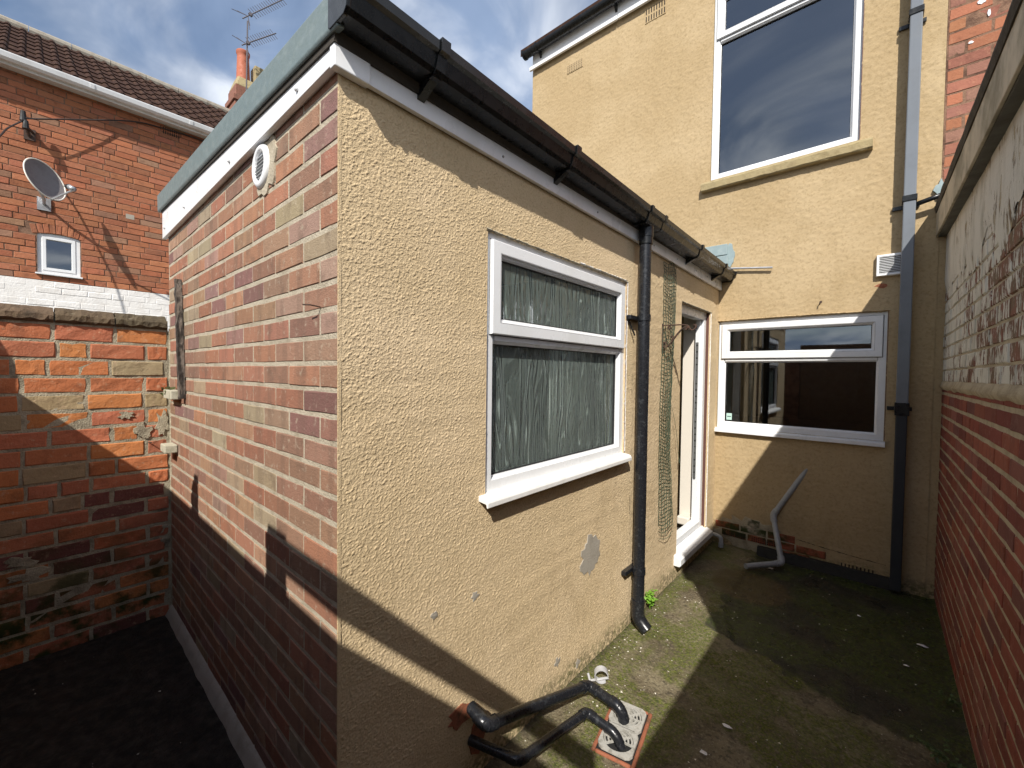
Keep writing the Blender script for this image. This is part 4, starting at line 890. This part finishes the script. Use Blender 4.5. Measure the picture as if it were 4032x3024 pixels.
ou = Gu.part(MB().prism([(a, gz(1.8)+b_) for a, b_ in o8], 1.705, 1.735, 1), 'union', 'gutter_black', bev=.001)
Gu.part(MB().prism([(a, gz(1.8)+b_) for a, b_ in o8], 1.90, 1.93, 1), 'union', 'gutter_black', bev=.001)
pf2 = [(.022, .06), (.022, -.002), (.103, -.005), (.114, .008), (.1245, .045), (.140, .048), (.1415, .077)]; pf2 = pf2+[(a-.002, b+.001) for a, b in reversed(pf2)]
Gu.part(MB().prism([(a, gz(1.8)+b) for a, b in pf2], 1.736, 1.899, 1), 'outlet_section', 'gutter_black')
Gu.part(MB().tube([(.066, 1.80, gz(1.8)+.002), (.066, 1.80, 2.31), (.066, 1.80, 2.309), (.066, 1.80, 2.27)], [.042, .042, .039, .039], 20), 'outlet', 'gutter_black', smooth=True, auto=True)
Dp = Grp('black_downpipe', 'black round downpipe between the frosted window and the door', 'downpipe', (.062, 1.8, 0))
Dp.part(MB().tube([(.064, 1.80, 2.30), (.064, 1.80, .11)], .034, 24), 'pipe', 'pipe_black', smooth=True, auto=True)
Dp.part(MB().tube(curve_pts([(.064, 1.80, .17), (.064, 1.80, .11), (.070, 1.80, .075), (.095, 1.798, .045), (.125, 1.795, .022)], 6), .0375, 24), 'shoe', 'pipe_black', smooth=True, auto=True)
Dp.part(MB().tube([(.064, 1.80, .185), (.064, 1.80, .165)], .040, 24), 'collar', 'pipe_black', smooth=True, auto=True)
for z in (1.846, .356):
    c = Dp.part(MB().tube([(.064, 1.80, z-.018), (.064, 1.80, z+.018)], .0385, 24), 'clip', 'pipe_black', smooth=True, auto=True)
    Dp.part(MB().box(.0, .03, 1.70, 1.90, z-.012, z+.012), 'clip_plate', 'pipe_black', c, bev=.003)
    if z > 1: Dp.part(MB().tube([(.004, 1.715, z-.005), (.02, 1.775, z-.10)], .005, 6), 'clip_stay', 'pipe_black', c)
Sq = Grp('square_downpipe', 'slate grey square downpipe on the ochre house wall', 'downpipe', (1.235, L-.06, 0))
sx0, sx1, sy0, sy1 = 1.198, 1.263, L-.098, L-.036
Sq.part(MB().box(sx0, sx1, sy0, sy1, 1.31, 5.24), 'pipe', 'pipe_anthracite', bev=.006)
Sq.part(MB().box(sx0+.002, sx1-.002, sy0+.002, sy1-.002, .01, 1.311), 'pipe', 'pipe_shaded', bev=.006)
for z in (4.02, 2.757, 1.297):
    h = .045 if z < 2 else .02
    c = Sq.part(MB().box(sx0-.006, sx1+.006, sy0-.006, L-.02, z-h, z+h), 'clip', 'gutter_black', bev=.003)
    Sq.part(MB().box(sx0-.055, sx1+.022, L-.019, L-.006, z-.05, z-.022) if z > 2 else MB().box(sx0-.045, sx1+.022, L-.019, L-.006, z-.014, z+.014), 'clip_lug', 'gutter_black', c, bev=.002)
tag(MB().tube([(1.264, L-.07, 2.712), (1.33, L-.075, 2.728), (1.41, L-.08, 2.748)], .016, 12).build('branch_pipe', 'gutter_black', smooth=True), 'thin dark branch pipe from square downpipe to the outbuilding eaves', 'pipe')
Gm = Grp('house_gutter', 'black half-round gutter on the eaves of the ochre house', 'gutter', (-.5, L-.12, 5.35))
hp = [(math.cos(a)*.056, math.sin(a)*.056) for a in [math.pi+i*math.pi/12 for i in range(13)]]; hp = hp+[(a*.93, b*.93) for a, b in reversed(hp)]
Gm.part(MB().prism([(L-.095+a, 5.40+b) for a, b in hp], -2.235, HX1, 0), 'trough', 'gutter_black')
for x in (-2.245, -2.05, -1.06, -.1, .9): Gm.part(MB().prism([(L-.095+a*1.1, 5.40+b*1.12) for a, b in hp[:13]]+[(L-.095+.06, 5.41), (L-.095-.06, 5.41)], x-.012, x+.012, 0), 'end_cap' if x < -2.2 else 'bracket', 'gutter_black')
for x in (-2.05, -1.06): Gm.part(MB().prism([(L-.03, 5.30), (L-.06, 5.345), (L-.03, 5.38)], x-.012, x+.012, 0), 'bracket_arm', 'gutter_black')
# ------------------------------------------------------------------ waste pipes and gully
Wp = Grp('waste_pipe', 'grey plastic waste pipe dropping from the ochre wall to the ground', 'pipe', (.5, 3.4, 0))
p0, p1, p2, p3 = Vector((.690, L+.02, .775)), Vector((.470, L-.03, .355)), Vector((.565, 3.335, .04)), Vector((.363, 3.085, .035))
Wp.part(MB().tube([p0, p1], .0205, 16), 'pipe', 'pipe_grey', smooth=True, auto=True); Wp.part(MB().tube([p1, p2], .0205, 16), 'pipe', 'pipe_grey', smooth=True, auto=True); Wp.part(MB().tube([p2, p3], .0205, 16), 'pipe', 'pipe_grey', smooth=True, auto=True)
for a, b, c in ((p0, p1, p2), (p1, p2, p3)):
    q0 = b+(a-b).normalized()*.05; q1 = b+(c-b).normalized()*.05
    Wp.part(MB().tube(curve_pts([q0, b+(a-b).normalized()*.018, b+(c-b).normalized()*.018, q1], 5), .0255, 16), 'elbow', 'pipe_grey', smooth=True, auto=True)
Sp = Grp('overflow_elbow', 'short grey elbow pipe beside the door sill', 'pipe', (.06, 3.4, .1))
Sp.part(MB().tube(curve_pts([(-.01, 3.42, .105), (.055, 3.41, .108), (.095, 3.40, .10), (.105, 3.395, .075), (.105, 3.392, .04)], 6), .017, 14), 'pipe', 'pipe_grey', smooth=True, auto=True)
Sp.part(MB().tube([(.105, 3.393, .052), (.105, 3.391, .018)], .021, 14), 'collar', 'pipe_grey', smooth=True, auto=True)
def bent(G, pts, r, mat, nm='pipe', er=1.12):
    P = [Vector(p) for p in pts]
    for a, b in zip(P, P[1:]): G.part(MB().tube([a, b], r, 18), nm, mat, smooth=True, auto=True)
    for a, b, c in zip(P, P[1:], P[2:]):
        d1, d2 = (a-b).normalized(), (c-b).normalized()
        G.part(MB().tube(curve_pts([b+d1*r*2.0, b+d1*r*.8, b+d2*r*.8, b+d2*r*2.0], 5), r*er, 18), 'elbow', mat, smooth=True, auto=True)
        for d in (d1, d2): G.part(MB().tube([b+d*r*2.0, b+d*r*2.25], r*er*1.04, 18), 'joint_ring', 'clip_grey' if d == d1 and False else mat, smooth=True, auto=True)
B1 = Grp('black_waste_pipe', 'upper black waste pipe bending from the rendered wall to the gully', 'pipe', (.1, .8, .2), 'black waste pipes to the gully')
bent(B1, [(.0, .50, .285), (.085, .497, .265), (.135, 1.118, .085), (.297, 1.112, .072), (.318, 1.112, .02)], .0215, 'pipe_black')
B2 = Grp('black_waste_pipe', 'lower black waste pipe running beside the upper one to the gully', 'pipe', (.15, .8, .15), 'black waste pipes to the gully')
bent(B2, [(.0, .50, .16), (.185, .56, .155), (.205, .985, .080), (.335, .992, .060), (.366, .992, .015)], .0175, 'pipe_black')
def grate(cx, cy, s, ang, broken):
    mb = MB(); mb2 = []
    R = Matrix.Rotation(ang, 3, 'Z')
    def ring(r0_, r1_, a0, a1, z0=.012, z1=.020, n=10):
        vs = []; 
        for i in range(n+1):
            t = a0+(a1-a0)*i/n
            for r in (r0_, r1_):
                for z in (z0, z1): vs.append(R @ Vector((r*math.cos(t), r*math.sin(t), z))+Vector((cx, cy, 0)))
        fs = []
        for i in range(n):
            b = i*4; fs += [(b, b+1, b+5, b+4), (b+2, b+6, b+7, b+3), (b+1, b+3, b+7, b+5), (b, b+4, b+6, b+2)]
        mb.add(vs, fs)
    lim = 2*math.pi if not broken else 1.25*math.pi
    for k in range(4): ring(s*(.10+.21*k), s*(.10+.21*k+.10), 0, lim, n=24)
    for k in range(8):
        t = 2*math.pi*k/8
        if t > lim: continue
        d = Vector((math.cos(t), math.sin(t), 0)); q = Vector((-d.y, d.x, 0))*s*.045
        vs = [R @ (d*s*a+q*b+Vector((0, 0, z)))+Vector((cx, cy, 0)) for a in (.05, .88) for b in (-1, 1) for z in (.0125, .0195)]
        mb.add(vs, [(0, 1, 3, 2), (4, 6, 7, 5), (0, 4, 5, 1), (2, 3, 7, 6), (0, 2, 6, 4), (1, 5, 7, 3)])
    n = 32; vs = []
    for i in range(n):
        t = 2*math.pi*i/n; c, s_ = math.cos(t), math.sin(t); m_ = 1/max(abs(c), abs(s_))
        for r in (.86, 1.0*min(m_, 1.25)):
            for z in (.010, .021): vs.append(R @ Vector((s*r*c, s*r*s_, z))+Vector((cx, cy, 0)))
    fs = []
    for i in range(n):
        b, e = i*4, ((i+1) % n)*4; fs += [(b, b+1, e+1, e), (b+2, e+2, e+3, b+3), (b+1, b+3, e+3, e+1), (b, e, e+2, b+2)]
    mb.add(vs, fs); return mb
Gl = Grp('drain_gully', 'terracotta drain gully holding white plastic grates in the yard floor', 'drain', (.325, 1.08, 0))
R2 = Matrix.Rotation(.18, 3, 'Z'); gc = Vector((.325, 1.085, 0))
def rbox(x0, x1, y0, y1, z0, z1):
    mb = MB().box(x0, x1, y0, y1, z0, z1); mb.v = [tuple(R2 @ Vector(v)+gc) for v in mb.v]; return mb
for a in ((-.088, -.072, -.155, .155), (.072, .088, -.155, .155), (-.0718, .0718, .140, .155), (-.0718, .0718, -.155, -.140)): Gl.part(rbox(*a, -.03, .008), 'terracotta_rim', 'terracotta', bev=.006)
Gl.part(rbox(-.0718, .0718, -.1398, .1398, -.03, .004), 'sump', 'dark')
gc1 = R2 @ Vector((0, .068, 0))+gc; gc2 = R2 @ Vector((0, -.070, 0))+gc
Gl.part(grate(gc1.x, gc1.y, .070, .18, False), 'grate', 'grate'); tag(Gl.part(grate(gc2.x, gc2.y, .070, .18, True), 'grate', 'grate'), 'broken white grate with a hole')
Pc = Grp('pipe_clip', 'loose grey plastic pipe clip lying at the wall foot', 'pipe clip', (.11, 1.26, .04))
cpt = [Vector((.118+.0*0, 1.268, .044))+Vector((.012*math.cos(t)*0+.030*math.cos(t)*.8, .030*math.cos(t)*.6, .030*math.sin(t))) for t in [i*2*math.pi/28 for i in range(25)]]
mb = MB(); ax = Vector((-.55, .75, .25)).normalized()*.013
for p in cpt:
    r_ = (p-Vector((.118, 1.268, .044))).normalized(); mb.v += [tuple(p-ax), tuple(p+ax), tuple(p+ax+r_*.004), tuple(p-ax+r_*.004)]
mb.f = [(i*4+k, (i+1)*4+k, (i+1)*4+(k+1) % 4, i*4+(k+1) % 4) for i in range(24) for k in range(4)]; Pc.part(mb, 'hoop', 'clip_grey', smooth=True, auto=True)
Pc.part(MB().tube([(.145, 1.29, .03), (.075, 1.235, .012), (.055, 1.25, .03)], .006, 8), 'strap', 'clip_grey')

# ------------------------------------------------------------------ things fixed to the walls
Rv = Grp('round_vent', 'round white louvred vent under the fascia of the brick gable', 'vent', (-.567, 0, 2.238))
mb = MB(); rr = [(.050, -.004), (.050, -.012), (.056, -.017), (.068, -.015), (.075, -.008), (.076, .0)]
for i in range(40):
    t = 2*math.pi*i/40
    for r, y in rr: mb.v.append((-.567+r*math.cos(t), y, 2.238+r*math.sin(t)))
mb.f = [(i*6+k, ((i+1) % 40)*6+k, ((i+1) % 40)*6+k+1, i*6+k+1) for i in range(40) for k in range(5)]; Rv.part(mb, 'rim', 'fascia_white', smooth=True)
Rv.part(MB().tube([(-.567, -.0045, 2.238), (-.567, -.0055, 2.238)], .0505, 32), 'back_plate', 'pipe_grey')
for k in range(7):
    z = 2.238-.036+k*.012; hw = math.sqrt(max(0, .049**2-(z-2.238)**2))
    Rv.part(MB().add([(-.567-hw, -.013, z-.005), (-.567+hw, -.013, z-.005), (-.567+hw, -.0065, z+.003), (-.567-hw, -.0065, z+.003), (-.567-hw, -.012, z-.0065), (-.567+hw, -.012, z-.0065)], [(0, 1, 2, 3), (0, 1, 5, 4)]), 'louvre', 'fascia_white')
Ba = Grp('wooden_batten', 'split grey timber batten nailed upright on the brick gable', 'batten', (-1.79, -.02, 1.36))
mb = MB(); n = 26
for i in range(n+1):
    t = i/n; x = -1.815+.035*(1-t)*0+(-1.83+1.76)*0; x = -1.757-.068*t; z = 1.355+.655*t; e = lambda s: mn.noise((z*22, s, 0))*.006; w = .019-(.006*(t > .93))+.003*mn.noise((z*6, 1, 1))
    mb.v += [(x-w+e(1), -.003, z), (x-w+e(2), -.030+e(3), z+.004), (x+e(6)*.6, -.034+e(7), z-.004), (x+w+e(4), -.030+e(5), z), (x+w, -.003, z)]
mb.f = [(i*5+k, (i+1)*5+k, (i+1)*5+(k+1) % 5, i*5+(k+1) % 5) for i in range(n) for k in range(5)]+[tuple(range(5)), tuple(range(n*5+4, n*5-1, -1))]; Ba.part(mb, 'timber', 'wood_old')
Bl = Grp('wood_block', 'mossy white-painted wood block at the batten foot', 'wood block', (-2.0, -.04, 1.36), 'wood blocks on the brick gable')
Bl.part(MB().box(-2.04, -1.84, -.05, -.003, 1.345, 1.395), 'block', 'wood_pale', bev=.004)
mb = MB(); 
for i in range(26):
    a = Vector((-2.12+rnd.random()*.17, -.015-rnd.random()*.035, 1.36+rnd.random()*.045)); s = .010+rnd.random()*.012
    q = [a+Vector((rnd.uniform(-1, 1), rnd.uniform(-1, 1), rnd.uniform(-1, 1)))*s for _ in range(4)]; mb.add(q, [(0, 1, 2), (0, 2, 3), (0, 1, 3), (1, 2, 3)])
Bl.part(mb, 'moss_tuft', 'moss')
tag(MB().box(-2.08, -1.95, -.060, -.002, 1.030, 1.075).build('wood_block', 'wood_pale', bev=.004), 'small pale wood block below the batten near the garden wall', 'wood block', 'wood blocks on the brick gable')
tag(MB().tube([(-.115, .004, 1.700), (-.118, -.028, 1.703), (-.150, -.034, 1.706)], .0022, 6).build('bent_nail', 'iron'), 'bent rusty nail in the brick gable near the corner', 'nail')
Nt = Grp('plastic_netting', 'strip of green garden netting hanging beside the door', 'netting', (.01, 2.33, .4))
mb = MB(); r = random.Random(4); NR = 78; NC = 8; P = {}
for j in range(NR+1):
    z = 2.275-(2.275-.40)*j/NR; c0 = 2.222+.012*math.sin(z*4)+.004*r.uniform(-1, 1); c1 = c0+.205+.015*math.sin(z*3+1)
    for i in range(NC):
        t = i/(NC-1); sag = .012*math.sin(t*math.pi*2+z*7)
        P[j, i] = Vector((.006+.022*math.sin(t*math.pi)*(.6+.4*math.sin(z*5))+r.uniform(0, .003)+(.03*t*(z < 1.0)*(1.0-z)), c0+(c1-c0)*t+r.uniform(-.003, .003), z+sag+r.uniform(-.003, .003)))
for j in range(NR+1):
    if j > 73 and r.random() < .5: continue
    mb.tube([P[j, i] for i in range(NC)], .0021, 4, False)
for i in range(NC):
    e = NR-r.randrange(0, 5); mb.tube([P[j, i] for j in range(e)], .0021, 4, False)
Nt.part(mb, 'mesh', 'net')
Nt.part(MB().tube(curve_pts([P[40, 7], P[46, 7]+Vector((.02, .04, 0)), P[52, 7]+Vector((.02, .09, 0)), P[58, 7]+Vector((.02, .11, 0)), P[57, 7]+Vector((.02, .125, .01))]), .0014, 5), 'loose_strand', 'net')
Hb = Grp('basket_bracket', 'rusty scrolled iron hanging-basket bracket beside the door', 'bracket', (0, 2.24, 1.78))
yb = 2.24
def flat(pts, w=.008, t=.0034):
    P = curve_pts(pts, 6); mb = MB()
    for i, p in enumerate(P):
        d = (P[min(i+1, len(P)-1)]-P[max(i-1, 0)]).normalized(); nrm = Vector((-d.z, 0, d.x))*t
        mb.v += [tuple(p-nrm+Vector((0, w, 0))), tuple(p+nrm+Vector((0, w, 0))), tuple(p+nrm-Vector((0, w, 0))), tuple(p-nrm-Vector((0, w, 0)))]
    mb.f = [(i*4+k, (i+1)*4+k, (i+1)*4+(k+1) % 4, i*4+(k+1) % 4) for i in range(len(P)-1) for k in range(4)]; return mb
Hb.part(flat([(.003, yb, 1.848), (.06, yb, 1.846), (.135, yb, 1.845), (.165, yb, 1.838), (.182, yb, 1.815), (.20, yb, 1.808), (.217, yb, 1.822), (.214, yb, 1.840), (.204, yb, 1.838)]), 'top_bar', 'iron')
Hb.part(flat([(.003, yb, 1.86), (.003, yb, 1.80), (.003, yb, 1.70), (.004, yb, 1.66)]), 'back_bar', 'iron')
Hb.part(flat([(.028, yb, 1.722), (.022, yb, 1.735), (.010, yb, 1.728), (.012, yb, 1.708), (.030, yb, 1.703), (.06, yb, 1.730), (.10, yb, 1.785), (.14, yb, 1.825), (.165, yb, 1.828), (.158, yb, 1.812), (.148, yb, 1.818)]), 'brace', 'iron')
Hb.part(flat([(.052, yb, 1.845), (.040, yb, 1.835), (.045, yb, 1.822), (.056, yb, 1.826), (.054, yb, 1.834)]), 'scroll', 'iron'); Hb.part(flat([(.066, yb, 1.745), (.075, yb, 1.765), (.066, yb, 1.775), (.058, yb, 1.767)]), 'scroll', 'iron')
Vg = Grp('vent_grille', 'white rectangular louvred vent grille beside the square downpipe', 'vent', (1.14, L, 2.33))
T = MAIN
mb = MB(T).frame(1.068, 1.225, 2.252, 2.405, [(0, -.0), (0, .030), (.003, .036), (.014, .036), (.016, .030), (.016, .015)]); Vg.part(mb, 'frame', 'fascia_white')
Vg.part(MB(T).box(1.070, 1.223, .002, .016, 2.256, 2.402), 'back_plate', 'hole')
for k in range(11):
    z = 2.272+k*.0115; Vg.part(MB(T).add([(1.083, .034, z-.001), (1.210, .034, z-.001), (1.210, .020, z+.006), (1.083, .020, z+.006), (1.083, .033, z-.003), (1.210, .033, z-.003)], [(0, 1, 2, 3), (0, 1, 5, 4)]), 'louvre', 'fascia_white')
Fl = Grp('flashing_patch', 'pale grey lead flashing patch above the gutter end', 'flashing', (0, L, 2.58))
Fl.part(MB(MAIN).box(-.145, .062, .002, .022, 2.592, 2.688), 'upper_sheet', 'lead', bev=.004); Fl.part(MB(MAIN).box(-.145, .070, .002, .030, 2.40, 2.584), 'lower_sheet', 'lead', bev=.004)
Fl.part(blob(MAIN, .075, 2.575, .042, .11, .010, 24, 2, .12), 'cement_edge', 'lead')
Rd = tag(MB().tube([(.09, L-.028, 2.462), (.415, L-.030, 2.420)], .0085, 8).build('metal_rod', 'alu'), 'thin metal rod projecting along the wall past the gutter end', 'rod')
Hk = Grp('wall_hook', 'rusty hook above the kitchen window', 'hook', (.742, L, 2.093))
Hk.part(MB().tube(curve_pts([(.745, L, 2.105), (.745, L-.03, 2.104), (.742, L-.036, 2.088), (.738, L-.022, 2.082)], 5), .004, 6), 'hook', 'iron'); Hk.part(MB().tube([(.745, L-.001, 2.105), (.745, L-.006, 2.105)], .009, 8), 'plug', 'iron')
# ------------------------------------------------------------------ weeds and litter
def leafplant(name, label, base, nst, ht, spread, ls, mat, seed, lean=(0, 0)):
    G = Grp(name, label, 'plant', base, 'weeds in the yard'); r = random.Random(seed); b = Vector(base); lv = MB(); stm = MB()
    for s in range(nst):
        a = r.uniform(0, 6.28); tip = b+Vector((math.cos(a)*spread*r.random()+lean[0], math.sin(a)*spread*r.random()+lean[1], ht*r.uniform(.5, 1))); mid = (b+tip)/2+Vector((0, 0, ht*.08))
        pts = curve_pts([b, mid, tip], 4); stm.tube(pts, .0012, 4)
        for p in pts[3:]:
            d = Vector((r.uniform(-1, 1), r.uniform(-1, 1), r.uniform(-.5, .3))).normalized()*ls*r.uniform(.6, 1.2); q = d.cross(Vector((0, 0, 1))).normalized()*ls*.35
            lv.add([p, p+d*.5+q, p+d+Vector((0, 0, -ls*.15)), p+d*.5-q], [(0, 1, 2), (0, 2, 3)])
    G.part(stm, 'stem', mat); G.part(lv, 'leaves', mat)
leafplant('weed', 'bright green weed growing at the foot of the round downpipe', (.03, 2.06, 0), 11, .13, .07, .030, 'leaf', 3)
leafplant('weed', 'straggly dark green weed at the foot of the right-hand brick wall', (1.385, 1.78, 0), 16, .07, .14, .022, 'leaf_dark', 9, (-.05, 0))
leafplant('weed', 'tiny green weed halfway along the right-hand brick wall', (1.385, 2.24, 0), 5, .05, .06, .018, 'leaf_dark', 12)
for i, (x, y, s, lb) in enumerate(((.649, 1.404, .022, 'scrap of white paper lying on the paving nearest the gully'), (.614, 1.202, .026, 'torn white paper scrap at the bottom edge of the paving'), (1.328, 2.775, .026, 'white paper scrap lying far back by the right-hand wall'),
        (1.254, 2.483, .02, 'small white paper scrap ahead of the right-hand wall'), (1.05, 2.912, .016, 'tiny white paper scrap on the dark wet paving'), (.50, 3.28, .02, 'white scrap beside the end of the grey waste pipe'))):
    r = random.Random(i); mb = MB(); z = yard_h(x, y)+.004; n = 6
    mb.add([(x+s*r.uniform(.4, 1)*math.cos(6.28*k/n)*1.2, y+s*r.uniform(.4, 1)*math.sin(6.28*k/n)*.7, z+r.uniform(0, .006)) for k in range(n)]+[(x, y, z+.007)], [(k, (k+1) % n, n) for k in range(n)])
    tag(mb.build('paper_scrap', 'paper'), lb, 'paper scrap', 'paper scraps on the paving')
mb = MB(); r = random.Random(77)
for i in range(420):
    if i < 260: x, y = r.uniform(.03, 1.4), r.uniform(.75, 3.45)
    else: x, y = r.gauss(.15, .13), r.uniform(1.0, 2.6)
    if x < .02: x = .02+r.random()*.1
    if i % 14 == 0: x, y = r.uniform(-2.1, -.1), r.uniform(-.9, -.06)
    s = r.choice([.0022, .003, .004, .005, .0065]); a = r.uniform(0, 6.28); z = yard_h(x, y)+.0025
    mb.add([(x+s*math.cos(a+k*2.1)*r.uniform(.5, 1.2), y+s*math.sin(a+k*2.1)*r.uniform(.5, 1.2), z+r.uniform(0, .003)) for k in range(3)], [(0, 1, 2)])
o = mb.build('fallen_petals', 'petal'); tag(o, 'pale blossom petals and grit scattered over the paving', 'petals', kind='stuff')
